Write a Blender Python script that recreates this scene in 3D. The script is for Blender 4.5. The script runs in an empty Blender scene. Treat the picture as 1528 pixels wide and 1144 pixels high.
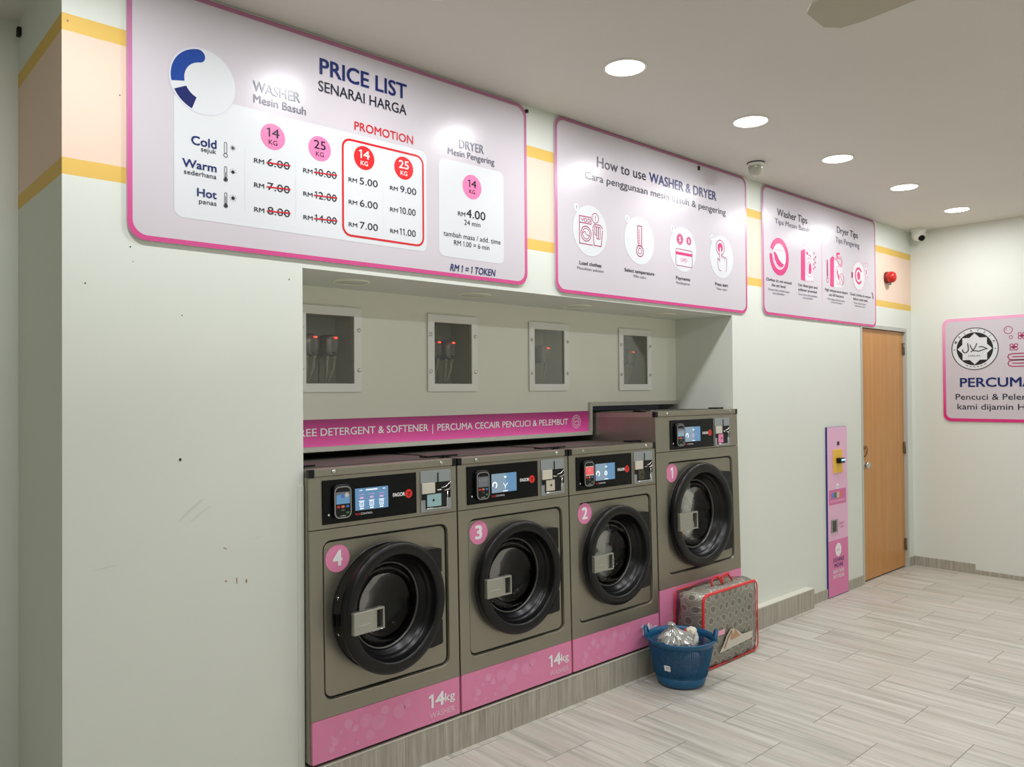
import bpy, bmesh, math, random
from mathutils import Vector, Matrix
random.seed(7)
PI = math.pi
SC = bpy.context.scene
COL = SC.collection

# ------------------------------------------------------------------ camera, world, exposure
def make_camera():
    yaw, pitch, roll = 0.7413, 0.0110, -0.0074
    f = Vector((math.sin(yaw)*math.cos(pitch), math.cos(yaw)*math.cos(pitch), math.sin(pitch)))
    r = Vector((math.cos(yaw), -math.sin(yaw), 0)); u = r.cross(f)
    c, s = math.cos(roll), math.sin(roll)
    r2, u2 = c*r+s*u, -s*r+c*u
    m = Matrix(((r2.x, u2.x, -f.x, -0.8156), (r2.y, u2.y, -f.y, -2.79), (r2.z, u2.z, -f.z, 1.5834), (0, 0, 0, 1)))
    cd = bpy.data.cameras.new('camera'); cd.sensor_fit = 'HORIZONTAL'; cd.sensor_width = 36
    cd.lens = 1169.25/1528*36; cd.clip_start = .05
    o = bpy.data.objects.new('camera', cd); COL.objects.link(o); o.matrix_world = m
    SC.camera = o
make_camera()
W = bpy.data.worlds.new('world'); SC.world = W; W.use_nodes = True
W.node_tree.nodes['Background'].inputs[0].default_value = (.8, .85, 1, 1)
W.node_tree.nodes['Background'].inputs[1].default_value = 0.02
SC.view_settings.view_transform = 'Standard'; SC.view_settings.look = 'None'
SC.view_settings.gamma = 1; SC.view_settings.use_curve_mapping = False
SC.view_settings.exposure = 0.0
SC.cycles.use_denoising = True
SC.cycles.max_bounces = 10; SC.cycles.diffuse_bounces = 6; SC.cycles.glossy_bounces = 4
SC.cycles.transparent_max_bounces = 16
SC.cycles.sample_clamp_indirect = 4
LAMP_W = 9.4          # watts of each ceiling downlight
LAMP_COL = (1.0, 1.005, 1.05)
LAMP_EMIT = 14

# ------------------------------------------------------------------ measured layout (metres)
X0, XR, XL, ZC = -.1916, 6.648, -3.4, 3.0012
YL, YF = .6587, -5.2
N0, N1, ZN, YB = .6388, 3.6863, 2.0727, .4463
YP, PX, ZP = -.0545, 4.6494, .1443
D0, D1, DT = 5.62, 6.4994, 2.0936

# ------------------------------------------------------------------ materials
def lin(c):
    return tuple((v/255/12.92 if v/255 <= .04045 else ((v/255+.055)/1.055)**2.4) for v in c)
MATS = {}
def mat(name, c=(200, 200, 200), rough=.5, metal=0, emit=0, spec=.5, coat=0, ior=None):
    if name in MATS: return MATS[name]
    m = bpy.data.materials.new(name); m.use_nodes = True
    b = m.node_tree.nodes['Principled BSDF']
    b.inputs['Base Color'].default_value = (*lin(c), 1)
    b.inputs['Roughness'].default_value = rough
    b.inputs['Metallic'].default_value = metal
    b.inputs['Specular IOR Level'].default_value = spec
    if coat: b.inputs['Coat Weight'].default_value = coat; b.inputs['Coat Roughness'].default_value = .12
    if emit:
        b.inputs['Emission Color'].default_value = (*lin(c), 1); b.inputs['Emission Strength'].default_value = emit
    MATS[name] = m
    return m
class NT:
    def __init__(s, m):
        s.t = m.node_tree; s.b = s.t.nodes['Principled BSDF']
    def n(s, typ, **k):
        x = s.t.nodes.new(typ)
        for a, v in k.items(): setattr(x, a, v)
        return x
    def l(s, a, b): s.t.links.new(a, b)
    def math(s, op, a, b=None, c=None):
        x = s.n('ShaderNodeMath', operation=op)
        for i, v in enumerate((a, b, c)):
            if v is None: continue
            if isinstance(v, (int, float)): x.inputs[i].default_value = v
            else: s.l(v, x.inputs[i])
        return x.outputs[0]
    def xyz(s, kind='Object'):
        tc = s.n('ShaderNodeTexCoord'); sp = s.n('ShaderNodeSeparateXYZ'); s.l(tc.outputs[kind], sp.inputs[0]); return tc.outputs[kind], sp.outputs
    def comb(s, x, y, z):
        c = s.n('ShaderNodeCombineXYZ')
        for i, v in enumerate((x, y, z)):
            if isinstance(v, (int, float)): c.inputs[i].default_value = v
            else: s.l(v, c.inputs[i])
        return c.outputs[0]
    def noise(s, vec, scale=5, detail=3, rough=.5):
        x = s.n('ShaderNodeTexNoise'); s.l(vec, x.inputs['Vector'])
        x.inputs['Scale'].default_value = scale; x.inputs['Detail'].default_value = detail; x.inputs['Roughness'].default_value = rough
        return x.outputs['Fac']
    def ramp(s, fac, stops, interp='LINEAR'):
        x = s.n('ShaderNodeValToRGB'); x.color_ramp.interpolation = interp
        e = x.color_ramp.elements
        e[0].position = stops[0][0]; e[0].color = (*lin(stops[0][1]), 1); e[1].position = stops[-1][0]; e[1].color = (*lin(stops[-1][1]), 1)
        for p, c in stops[1:-1]: e.new(p).color = (*lin(c), 1)
        s.l(fac, x.inputs[0]); return x.outputs[0]
    def mix(s, fac, a, b, mode='MIX'):
        x = s.n('ShaderNodeMix', data_type='RGBA', blend_type=mode)
        for sock, v in ((x.inputs[0], fac), (x.inputs[6], a), (x.inputs[7], b)):
            if isinstance(v, (int, float)): sock.default_value = v
            elif isinstance(v, tuple): sock.default_value = (*lin(v), 1)
            else: s.l(v, sock)
        return x.outputs[2]
    def bump(s, h, strength=.2, dist=.002):
        x = s.n('ShaderNodeBump'); x.inputs['Strength'].default_value = strength; x.inputs['Distance'].default_value = dist
        s.l(h, x.inputs['Height']); s.l(x.outputs[0], s.b.inputs['Normal'])

WALLC = (221, 225, 216)
def wall_material(name, base, stripes):
    m = mat(name, base, .55, spec=.3); t = NT(m)
    v, p = t.xyz('Object')
    n1 = t.noise(v, 1.3, 4, .55); n2 = t.noise(v, 9, 3)
    c = t.mix(t.math('MULTIPLY', t.math('SUBTRACT', n1, .45), .55), base, tuple(x-16 for x in base))
    if stripes:
        for z0, z1, col in ((2.288, 2.342, (226, 188, 96)), (2.342, 2.748, (236, 209, 190)), (2.748, 2.803, (226, 188, 96))):
            wob = t.math('MULTIPLY', t.math('SUBTRACT', n2, .5), .004)
            zz = t.math('ADD', p[2], wob)
            c = t.mix(t.math('MULTIPLY', t.math('GREATER_THAN', zz, z0), t.math('LESS_THAN', zz, z1)), c, col)
    t.l(c, t.b.inputs['Base Color'])
    t.bump(n2, .06, .004)
    return m
M_WALL = wall_material('painted wall', WALLC, False)
M_WALLS = wall_material('painted wall with stripe band', WALLC, True)
M_NICHE = wall_material('painted niche board', (241, 241, 228), False)
M_CEIL = wall_material('ceiling paint', (217, 215, 207), False)

def floor_material():
    m = mat('floor tile', (195, 192, 180), .38, spec=.4); t = NT(m)
    v, p = t.xyz('Object')
    ix_f = t.math('DIVIDE', t.math('SUBTRACT', p[0], 3.3655), .3015)
    ix = t.math('FLOOR', ix_f)
    odd = t.math('MODULO', t.math('ABSOLUTE', ix), 2)
    vy = t.math('ADD', t.math('DIVIDE', t.math('SUBTRACT', p[1], -.3871), .5988), t.math('MULTIPLY', odd, .5))
    iy = t.math('FLOOR', vy)
    wn = t.n('ShaderNodeTexWhiteNoise', noise_dimensions='2D'); t.l(t.comb(ix, iy, 0), wn.inputs['Vector']); rnd = wn.outputs['Value']
    off = t.math('MULTIPLY', rnd, 37)
    s1 = t.noise(t.comb(t.math('ADD', t.math('MULTIPLY', p[0], 22), off), t.math('ADD', t.math('MULTIPLY', p[1], 1.1), off), off), 1, 4, .6)
    s2 = t.noise(t.comb(t.math('ADD', t.math('MULTIPLY', p[0], 70), off), t.math('MULTIPLY', p[1], 2.0), off), 1, 3, .6)
    s3 = t.noise(t.comb(t.math('ADD', t.math('MULTIPLY', p[0], 9), off), t.math('MULTIPLY', p[1], .9), off), 1, 2)
    f = t.math('ADD', t.math('MULTIPLY', s1, .6), t.math('MULTIPLY', s2, .4))
    c = t.ramp(f, [(.28, (148, 147, 136)), (.42, (178, 175, 164)), (.52, (196, 193, 182)), (.68, (216, 213, 203))])
    c = t.mix(t.math('MULTIPLY', t.math('GREATER_THAN', s3, .55), .35), c, (196, 184, 172))
    c = t.mix(t.math('MULTIPLY', t.math('SUBTRACT', rnd, .5), .14), c, (150, 148, 140))
    fx = t.math('FRACT', ix_f); fy = t.math('FRACT', vy)
    def edge(fr, w): return t.math('LESS_THAN', t.math('MINIMUM', fr, t.math('SUBTRACT', 1, fr)), w)
    gx = t.math('MULTIPLY', edge(fx, .0022), .55); gy = t.math('MULTIPLY', edge(fy, .0026), .95)
    g = t.math('MAXIMUM', gx, gy)
    c = t.mix(g, c, (98, 95, 84))
    t.l(c, t.b.inputs['Base Color'])
    t.l(t.math('ADD', .3, t.math('MULTIPLY', s1, .2)), t.b.inputs['Roughness'])
    t.bump(t.math('SUBTRACT', 1, g), .3, .001)
    return m
M_FLOOR = floor_material()
def streak_material(name, stops, axis=0):
    m = mat(name, (165, 160, 148), .42, spec=.35); t = NT(m)
    v, p = t.xyz('Object')
    s1 = t.noise(t.comb(t.math('MULTIPLY', p[axis], 40), t.math('MULTIPLY', p[2], 2), 3), 1, 4, .6)
    s2 = t.noise(t.comb(t.math('MULTIPLY', p[axis], 130), t.math('MULTIPLY', p[2], 5), 1), 1, 3, .6)
    f = t.math('ADD', t.math('MULTIPLY', s1, .6), t.math('MULTIPLY', s2, .4))
    c = t.ramp(f, stops)
    j = t.math('FRACT', t.math('DIVIDE', t.math('ADD', p[axis], 30.13), .6))
    c = t.mix(t.math('MULTIPLY', t.math('LESS_THAN', j, .004), .7), c, (95, 92, 82))
    t.l(c, t.b.inputs['Base Color']); return m
STK = [(.3, (134, 130, 118)), (.45, (160, 156, 143)), (.55, (176, 171, 158)), (.7, (194, 190, 178))]
M_PLINTH = streak_material('plinth tile', STK, 0)
M_BASER = streak_material('skirting tile', STK, 1)

def wood_material():
    m = mat('door wood', (196, 138, 74), .32, spec=.45); t = NT(m)
    v, p = t.xyz('Object')
    s1 = t.noise(t.comb(t.math('MULTIPLY', p[0], 26), 0, t.math('MULTIPLY', p[2], .8)), 1, 5, .6)
    s2 = t.noise(t.comb(t.math('MULTIPLY', p[0], 110), 0, t.math('MULTIPLY', p[2], 6)), 1, 3, .6)
    f = t.math('ADD', t.math('MULTIPLY', s1, .6), t.math('MULTIPLY', s2, .4))
    t.l(t.ramp(f, [(.3, (184, 124, 62)), (.5, (198, 140, 75)), (.72, (210, 154, 90))]), t.b.inputs['Base Color'])
    return m
M_WOOD = wood_material()
def steel_material(name, c, rough, metal=.9, scale=(3, 3, 300)):
    m = mat(name, c, rough, metal); t = NT(m)
    v, p = t.xyz('Object')
    s = t.noise(t.comb(t.math('MULTIPLY', p[0], scale[0]), t.math('MULTIPLY', p[1], scale[1]), t.math('MULTIPLY', p[2], scale[2])), 1, 3, .6)
    big = t.noise(v, 3, 2)
    t.l(t.math('ADD', rough-.06, t.math('MULTIPLY', s, .12)), t.b.inputs['Roughness'])
    cc = t.mix(t.math('MULTIPLY', big, .3), c, tuple(int(x*.86) for x in c))
    t.l(cc, t.b.inputs['Base Color'])
    t.bump(s, .03, .001)
    return m
M_STEEL = steel_material('brushed steel', (156, 151, 137), .36, .8)
M_STEEL_L = steel_material('light steel trim', (186, 180, 166), .3, .85)
M_CHROME = mat('chrome', (210, 210, 208), .15, 1)
M_SILVER = mat('satin silver', (172, 172, 162), .35, .7)
M_ALU = mat('aluminium trim', (196, 196, 184), .4, .35)
M_COINPL = mat('coin plate grey', (156, 162, 164), .35, .4)
M_BLACKP = mat('black plastic', (11, 11, 12), .3, spec=.35)
M_BLACKG = mat('gloss black panel', (9, 9, 10), .22, spec=.22)
M_BLACK = mat('matt black', (8, 8, 8), .6)
M_RUBBER = mat('dark rubber', (26, 28, 29), .35)
M_WHITE = mat('white plastic', (232, 232, 224), .4)
M_FRAMEW = mat('white frame laminate', (246, 246, 242), .35)
M_PINK = mat('sticker pink', (226, 134, 174), .4)
M_PINKL = mat('sticker pink pale', (228, 152, 188), .4)
M_PINKL2 = mat('sticker pink bubble', (227, 144, 182), .4)
M_TXTW = mat('lettering white', (240, 238, 240), .4)
M_TXTP = mat('lettering pale pink', (240, 205, 222), .4)
M_LILAC = mat('sign lilac white', (203, 197, 203), .27, spec=.32)
M_PANELW = mat('sign panel white', (216, 219, 222), .27, spec=.32)
M_NAVY = mat('print navy', (30, 44, 104), .27, spec=.32)
M_INK = mat('print ink', (36, 38, 52), .27, spec=.32)
M_INKL = mat('print grey ink', (92, 92, 108), .27, spec=.32)
M_RULE = mat('print pale rule', (208, 208, 220), .27, spec=.32)
M_RED = mat('print red', (205, 32, 42), .27, spec=.32)
M_REDD = mat('print crimson', (226, 40, 44), .27, spec=.32)
M_ROSE = mat('print rose', (238, 128, 176), .27, spec=.32)
M_MAG = mat('print magenta', (214, 62, 128), .27, spec=.32)
M_MAGL = mat('print magenta pale', (236, 130, 172), .27, spec=.32)
M_BERRY = mat('print berry line', (170, 52, 100), .27, spec=.32)
M_BLUE = mat('print blue', (34, 70, 150), .27, spec=.32)
M_BLUED = mat('print dark blue', (32, 40, 100), .27, spec=.32)
M_MAUVE = mat('print mauve grey', (100, 105, 122), .27, spec=.32)
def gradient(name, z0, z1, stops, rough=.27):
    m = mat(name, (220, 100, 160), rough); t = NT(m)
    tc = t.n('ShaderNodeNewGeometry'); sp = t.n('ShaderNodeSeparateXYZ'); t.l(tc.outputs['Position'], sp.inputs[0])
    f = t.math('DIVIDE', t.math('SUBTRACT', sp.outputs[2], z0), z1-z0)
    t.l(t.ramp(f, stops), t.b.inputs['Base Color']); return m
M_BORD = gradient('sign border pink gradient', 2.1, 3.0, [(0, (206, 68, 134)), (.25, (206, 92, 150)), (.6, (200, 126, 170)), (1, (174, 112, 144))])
M_BORDR = gradient('right sign border gradient', 1.3, 2.19, [(0, (214, 44, 120)), (.5, (226, 108, 166)), (1, (236, 168, 200))])
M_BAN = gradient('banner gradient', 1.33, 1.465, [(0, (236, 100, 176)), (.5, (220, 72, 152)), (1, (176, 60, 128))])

def clear_material(name, tint=(255, 255, 255), gloss=.08, rough=.03, max_f=.6):
    m = bpy.data.materials.new(name); m.use_nodes = True; nt = m.node_tree; nt.nodes.clear()
    o = nt.nodes.new('ShaderNodeOutputMaterial'); tr = nt.nodes.new('ShaderNodeBsdfTransparent'); gl = nt.nodes.new('ShaderNodeBsdfGlossy')
    mx = nt.nodes.new('ShaderNodeMixShader'); fr = nt.nodes.new('ShaderNodeLayerWeight'); mr = nt.nodes.new('ShaderNodeMapRange')
    tr.inputs[0].default_value = (*lin(tint), 1); gl.inputs['Roughness'].default_value = rough
    fr.inputs[0].default_value = .3
    mr.inputs[1].default_value = 0; mr.inputs[2].default_value = 1; mr.inputs[3].default_value = gloss; mr.inputs[4].default_value = max_f
    nt.links.new(fr.outputs['Fresnel'], mr.inputs[0]); nt.links.new(mr.outputs[0], mx.inputs[0])
    nt.links.new(tr.outputs[0], mx.inputs[1]); nt.links.new(gl.outputs[0], mx.inputs[2]); nt.links.new(mx.outputs[0], o.inputs[0])
    MATS[name] = m; return m
M_GLASS = clear_material('door glass', (232, 235, 232), .025, .03, .3)
M_ACRYL = clear_material('acrylic pane', (240, 240, 236), .06, .02, .5)
def crinkle(m, scale, strength, dist):
    nt = m.node_tree; gl = [n for n in nt.nodes if n.type == 'BSDF_GLOSSY'][0]; tc = nt.nodes.new('ShaderNodeTexCoord'); nz = nt.nodes.new('ShaderNodeTexNoise'); bp = nt.nodes.new('ShaderNodeBump')
    nz.inputs['Scale'].default_value = scale; nz.inputs['Detail'].default_value = 4; nz.inputs['Distortion'].default_value = 1.2; bp.inputs['Strength'].default_value = strength; bp.inputs['Distance'].default_value = dist
    nt.links.new(tc.outputs['Object'], nz.inputs['Vector']); nt.links.new(nz.outputs['Fac'], bp.inputs['Height']); nt.links.new(bp.outputs[0], gl.inputs['Normal']); return m
M_FILM = clear_material('clear vinyl film', (246, 246, 243), .16, .13, .75); crinkle(M_FILM, 22, .9, .02)

# ------------------------------------------------------------------ mesh helpers
def new_bm(): return bmesh.new()
def box(bm, x0, x1, y0, y1, z0, z1, mi=0, bev=0):
    vs = [bm.verts.new(p) for p in ((x0, y0, z0), (x1, y0, z0), (x1, y1, z0), (x0, y1, z0), (x0, y0, z1), (x1, y0, z1), (x1, y1, z1), (x0, y1, z1))]
    fs = [bm.faces.new([vs[i] for i in q]) for q in ((3, 2, 1, 0), (4, 5, 6, 7), (0, 1, 5, 4), (1, 2, 6, 5), (2, 3, 7, 6), (3, 0, 4, 7))]
    for f in fs: f.material_index = mi
    if bev:
        es = list({e for f in fs for e in f.edges})
        r = bmesh.ops.bevel(bm, geom=es, offset=bev, segments=2, profile=.5, affect='EDGES')
        for f in r['faces']: f.material_index = mi
    return fs
def rrect_pts(x0, z0, x1, z1, r, seg=6):
    pts = []
    for cx, cz, a0 in ((x1-r, z1-r, 0), (x0+r, z1-r, PI/2), (x0+r, z0+r, PI), (x1-r, z0+r, 1.5*PI)):
        for i in range(seg+1):
            a = a0+PI/2*i/seg; pts.append((cx+r*math.cos(a), cz+r*math.sin(a)))
    return pts
def prism(bm, pts, y0, y1, mi=0, smooth=False):
    """outline in x-z extruded from y0 (front) to y1 (back)"""
    a = [bm.verts.new((x, y0, z)) for x, z in pts]; b = [bm.verts.new((x, y1, z)) for x, z in pts]
    n = len(pts); fs = []
    fs.append(bm.faces.new(a)); fs.append(bm.faces.new(b[::-1]))
    for i in range(n): 
        f = bm.faces.new((a[i], b[i], b[(i+1) % n], a[(i+1) % n])); f.smooth = smooth; fs.append(f)
    for f in fs: f.material_index = mi
def loops(bm, rings, mi=0, smooth=True, cap_first=False, cap_last=False):
    """rings: list of equal-length lists of 3D points; quads between successive closed rings"""
    R = [[bm.verts.new(p) for p in ring] for ring in rings]
    n = len(R[0])
    for a, b in zip(R, R[1:]):
        for i in range(n):
            f = bm.faces.new((a[i], a[(i+1) % n], b[(i+1) % n], b[i])); f.smooth = smooth; f.material_index = mi
    if cap_first: bm.faces.new(R[0][::-1]).material_index = mi
    if cap_last: bm.faces.new(R[-1]).material_index = mi
    return R
def lathe(bm, cx, cz, prof, seg=64, mi=0, cap_first=False, cap_last=False, oy=0):
    """axis along y; profile (radius, y)"""
    loops(bm, [[(cx+max(r, 1e-4)*math.cos(2*PI*i/seg), oy+y, cz+max(r, 1e-4)*math.sin(2*PI*i/seg)) for i in range(seg)] for r, y in prof], mi, True, cap_first, cap_last)
def lathez(bm, cx, cy, prof, seg=32, mi=0, cap_first=False, cap_last=False):
    """axis along z; profile (radius, z)"""
    loops(bm, [[(cx+max(r, 1e-4)*math.cos(2*PI*i/seg), cy+max(r, 1e-4)*math.sin(2*PI*i/seg), z) for i in range(seg)] for r, z in prof], mi, True, cap_first, cap_last)
def tube(bm, pts, rad, seg=8, mi=0, closed=False):
    pts = [Vector(p) for p in pts]; n = len(pts); rings = []
    up = None
    for i, p in enumerate(pts):
        a = pts[(i-1) % n] if (closed or i > 0) else p; b = pts[(i+1) % n] if (closed or i < n-1) else p
        d = (b-a).normalized()
        if up is None: up = Vector((0, 0, 1)) if abs(d.z) < .9 else Vector((1, 0, 0))
        s = d.cross(up).normalized(); up = s.cross(d).normalized()
        rr = rad[i] if isinstance(rad, (list, tuple)) else rad
        rings.append([p+rr*(math.cos(2*PI*k/seg)*s+math.sin(2*PI*k/seg)*up) for k in range(seg)])
    if closed: rings.append(rings[0])
    loops(bm, rings, mi, True, not closed, not closed)
def obj(name, bm, mats, parent=None, local=False, recalc=True):
    """link a bmesh as ONE object; world coordinates are made local to the parent unless local"""
    if parent is not None and not local:
        o = Vector((0, 0, 0)); q = parent
        while q is not None: o += q.location; q = q.parent
        bmesh.ops.translate(bm, verts=bm.verts, vec=-o)
    if recalc: bmesh.ops.recalc_face_normals(bm, faces=bm.faces)
    me = bpy.data.meshes.new(name); bm.to_mesh(me); bm.free()
    for m in (mats if isinstance(mats, (list, tuple)) else [mats]): me.materials.append(m)
    ob = bpy.data.objects.new(name, me); COL.objects.link(ob)
    if parent is not None: ob.parent = parent
    return ob
def tag(o, label, cat, group=None, kind=None):
    o['label'] = label; o['category'] = cat
    if group: o['group'] = group
    if kind: o['kind'] = kind
    return o
def thing(name, label, cat, loc=(0, 0, 0), group=None, rot=(0, 0, 0), kind=None):
    o = bpy.data.objects.new(name, None); COL.objects.link(o); o.empty_display_size = .05
    o.location = loc; o.rotation_euler = rot
    return tag(o, label, cat, group, kind)
def struct(name, bm, mats, label, cat, parent=None):
    o = obj(name, bm, mats, parent); return tag(o, label, cat, None, 'structure')

# ------------------------------------------------------------------ flat print toolkit
_TXT = {}
def text_mesh(s, bold):
    k = (s, bold)
    if k not in _TXT:
        cu = bpy.data.curves.new('t', 'FONT'); cu.body = s; cu.size = 1; cu.offset = bold; cu.resolution_u = 3
        ob = bpy.data.objects.new('t', cu); me = ob.to_mesh()
        vs = [tuple(v.co) for v in me.vertices]; fs = [tuple(p.vertices) for p in me.polygons]
        ob.to_mesh_clear(); bpy.data.objects.remove(ob); bpy.data.curves.remove(cu)
        _TXT[k] = (vs, fs)
    return _TXT[k]
_ADV = {}
def _xs(s):
    vs, _ = text_mesh(s, 0); a = [v[0] for v in vs]; return max(a)-min(a)
def advance(c):
    if c not in _ADV: _ADV[c] = _xs('H'+c+'H')-_xs('HH')
    return _ADV[c]
def glyphs(t):
    """whole string as one mesh; the digit one gets a flag instead of a bare stem"""
    if '1' not in t: return text_mesh(t, 0)
    V, F, x = [], [], 0.0; h = cap_h(); adv0 = advance('0')
    for c in t:
        if c == '1':
            v, f = [(x+.15, 0, 0), (x+.225, 0, 0), (x+.225, h, 0), (x+.165, h, 0), (x+.02, h-.10, 0), (x+.045, h-.155, 0), (x+.15, h-.09, 0)], [tuple(range(7))]; a = .34
        elif c == ' ': v, f, a = [], [], advance(' ')
        else:
            m_ = text_mesh(c, 0); v = [(p[0]+x, p[1], 0) for p in m_[0]]; f = m_[1]; a = advance(c)
        n = len(V); V += v; F += [tuple(i+n for i in q) for q in f]; x += a
    return V, F
def cap_h():
    vs, _ = text_mesh('H', 0); return max(v[1] for v in vs)
class Art:
    """collects flat printed shapes in a plane: O + u*U + v*V, lifted along N"""
    def __init__(s, O=(0, 0, 0), U=(1, 0, 0), V=(0, 0, 1), N=(0, -1, 0), step=.0006):
        s.O, s.U, s.V, s.N, s.step = Vector(O), Vector(U), Vector(V), Vector(N), step
        s.bm = bmesh.new(); s.mats = []
    def mi(s, m):
        if m not in s.mats: s.mats.append(m)
        return s.mats.index(m)
    def P(s, u, v, L): return s.O+s.U*u+s.V*v+s.N*(s.step*L)
    def poly(s, pts, m, L=1):
        f = s.bm.faces.new([s.bm.verts.new(s.P(u, v, L)) for u, v in pts]); f.material_index = s.mi(m)
    def rrect(s, u0, v0, u1, v1, r, m, L=1): s.poly(rrect_pts(u0, v0, u1, v1, r, 5), m, L)
    def rect(s, u0, v0, u1, v1, m, L=1): s.poly([(u0, v0), (u1, v0), (u1, v1), (u0, v1)], m, L)
    def disc(s, u, v, r, m, L=1, rv=None, n=28):
        rv = rv or r; s.poly([(u+r*math.cos(2*PI*i/n), v+rv*math.sin(2*PI*i/n)) for i in range(n)], m, L)
    def strip(s, a, b, m, L, closed):
        va = [s.bm.verts.new(s.P(u, v, L)) for u, v in a]; vb = [s.bm.verts.new(s.P(u, v, L)) for u, v in b]
        n = len(a); k = s.mi(m)
        for i in range(n if closed else n-1):
            j = (i+1) % n
            f = s.bm.faces.new((va[i], va[j], vb[j], vb[i])); f.material_index = k
    def ring(s, u, v, r0, r1, m, L=1, n=32, a0=0, a1=2*PI, sq=1):
        full = abs(a1-a0-2*PI) < 1e-6
        an = [a0+(a1-a0)*i/(n if full else n-1) for i in range(n)]
        s.strip([(u+r0*math.cos(a), v+sq*r0*math.sin(a)) for a in an], [(u+r1*math.cos(a), v+sq*r1*math.sin(a)) for a in an], m, L, full)
    def stroke(s, pts, w, m, L=1, closed=False):
        n = len(pts); a = []; b = []
        for i, (u, v) in enumerate(pts):
            p = pts[(i-1) % n] if (closed or i) else pts[i]; q = pts[(i+1) % n] if (closed or i < n-1) else pts[i]
            d1 = Vector((u-p[0], v-p[1])); d2 = Vector((q[0]-u, q[1]-v))
            d1 = d1.normalized() if d1.length > 1e-9 else d2.normalized(); d2 = d2.normalized() if d2.length > 1e-9 else d1
            t = (d1+d2); t = t.normalized() if t.length > 1e-6 else d1
            nn = Vector((-t.y, t.x)); k = w/2/max(.45, nn.dot(Vector((-d1.y, d1.x))))
            a.append((u+nn.x*k, v+nn.y*k)); b.append((u-nn.x*k, v-nn.y*k))
        s.strip(a, b, m, L, closed)
    def frame(s, u0, v0, u1, v1, r, w, m, L=1): s.stroke(rrect_pts(u0, v0, u1, v1, r, 4), w, m, L, True)
    def text(s, t, u0, v, u1, cap, m, L=3, bold=0, slant=0):
        vs, fs = glyphs(t)
        xa = min(p[0] for p in vs); xb = max(p[0] for p in vs); su = (u1-u0)/(xb-xa); sv = cap/cap_h(); k = s.mi(m)
        for n_, (ox, oy) in enumerate(((-1, -1), (1, -1), (1, 1), (-1, 1)) if bold else ((0, 0),)):
            V = [s.bm.verts.new(s.P(u0+(p[0]-xa)*su+slant*p[1]*sv+ox*bold*sv, v+p[1]*sv+oy*bold*sv*.7, L+n_*.12)) for p in vs]
            for f in fs: s.bm.faces.new([V[i] for i in f]).material_index = k
    def ctext(s, t, uc, v, w, cap, m, L=3, bold=0): s.text(t, uc-w/2, v, uc+w/2, cap, m, L, bold)
    def obj(s, name, parent, local=False):
        # every print faces N
        for f in s.bm.faces:
            f.normal_update()
            if f.normal.dot(s.N) < 0: f.normal_flip()
        return obj(name, s.bm, s.mats, parent, local, recalc=False)

# ------------------------------------------------------------------ the room
bm = new_bm(); box(bm, XL-.2, XR+.2, YF-.2, 1.6, -.1, 0)
struct('floor', bm, M_FLOOR, 'pale grey streaked floor tiles laid in half bond', 'floor')
bm = new_bm(); box(bm, XL-.2, XR+.2, YF-.2, 1.6, ZC, ZC+.1)
struct('ceiling', bm, M_CEIL, 'plain off white ceiling', 'ceiling')
bm = new_bm()
box(bm, X0, N0, 0, 1.4, 0, ZC); box(bm, N0, N1, 0, 1.4, ZN, ZC)
box(bm, N1, D0-.03, 0, .6, 0, ZC); box(bm, D0-.03, D1+.03, 0, .6, DT+.03, ZC); box(bm, D1+.03, XR+.2, 0, .6, 0, ZC)
box(bm, N0, N1, 1.4, 1.5, 0, ZC)
box(bm, D0-.03, D1+.03, .3, .6, 0, DT+.03)
M_SCUFF = mat('dark wall scuff', (70, 62, 50), .7); M_SCUFFB = mat('brown wall scuff', (160, 120, 90), .7); M_SCUFFG = mat('grey wall rub', (211, 214, 203), .7)
def mark(u, v, w, h, mi, a=0):
    n = 9; pts = []
    for i in range(n):
        t = 2*PI*i/n; k = random.uniform(.7, 1.1); x, z = w/2*k*math.cos(t), h/2*k*math.sin(t)
        pts.append((u+x*math.cos(a)-z*math.sin(a), v+x*math.sin(a)+z*math.cos(a)))
    f = bm.faces.new([bm.verts.new((x, -.0004, z)) for x, z in pts]); f.material_index = mi
for a in ((.173, 1.357, .012, .014, 1), (.373, .906, .005, .03, 2), (.409, .897, .007, .02, 2), (.333, .909, .008, .01, 2), (.33, 1.028, .02, .004, 2, -.5),
          (-.125, 1.945, .006, .006, 1), (.012, 2.079, .006, .006, 1), (.583, 2.022, .006, .006, 1), (.18, 1.859, .005, .005, 1), (.02, 2.03, .004, .004, 1), (-.175, 2.78, .006, .009, 2), (-.02, 2.58, .006, .006, 1),
          (.21, 1.18, .13, .012, 3, .7), (.24, 1.16, .1, .008, 3, .6), (.45, 1.05, .05, .004, 3, .2), (-.07, 1.02, .09, .004, 3, .1)): mark(*a)
struct('wall_back', bm, [M_WALLS, M_SCUFF, M_SCUFFB, M_SCUFFG], 'long pale wall with yellow and peach stripes, recessed for the washers', 'wall')
bm = new_bm(); box(bm, XL-.2, X0, YL, YL+.2, 0, ZC)
struct('wall_left', bm, M_WALL, 'pale wall set back to the left of the striped pillar', 'wall')
bm = new_bm(); box(bm, XR, XR+.2, YF, 0, 0, ZC)
struct('wall_right', bm, M_WALL, 'plain pale end wall carrying the pink halal sign', 'wall')
bm = new_bm(); box(bm, XL-.2, XR+.2, YF-.2, YF, 0, ZC); box(bm, XL-.2, XL, YF, YL, 0, ZC)
struct('wall_front', bm, M_WALL, 'pale walls behind the viewer', 'wall')
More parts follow.
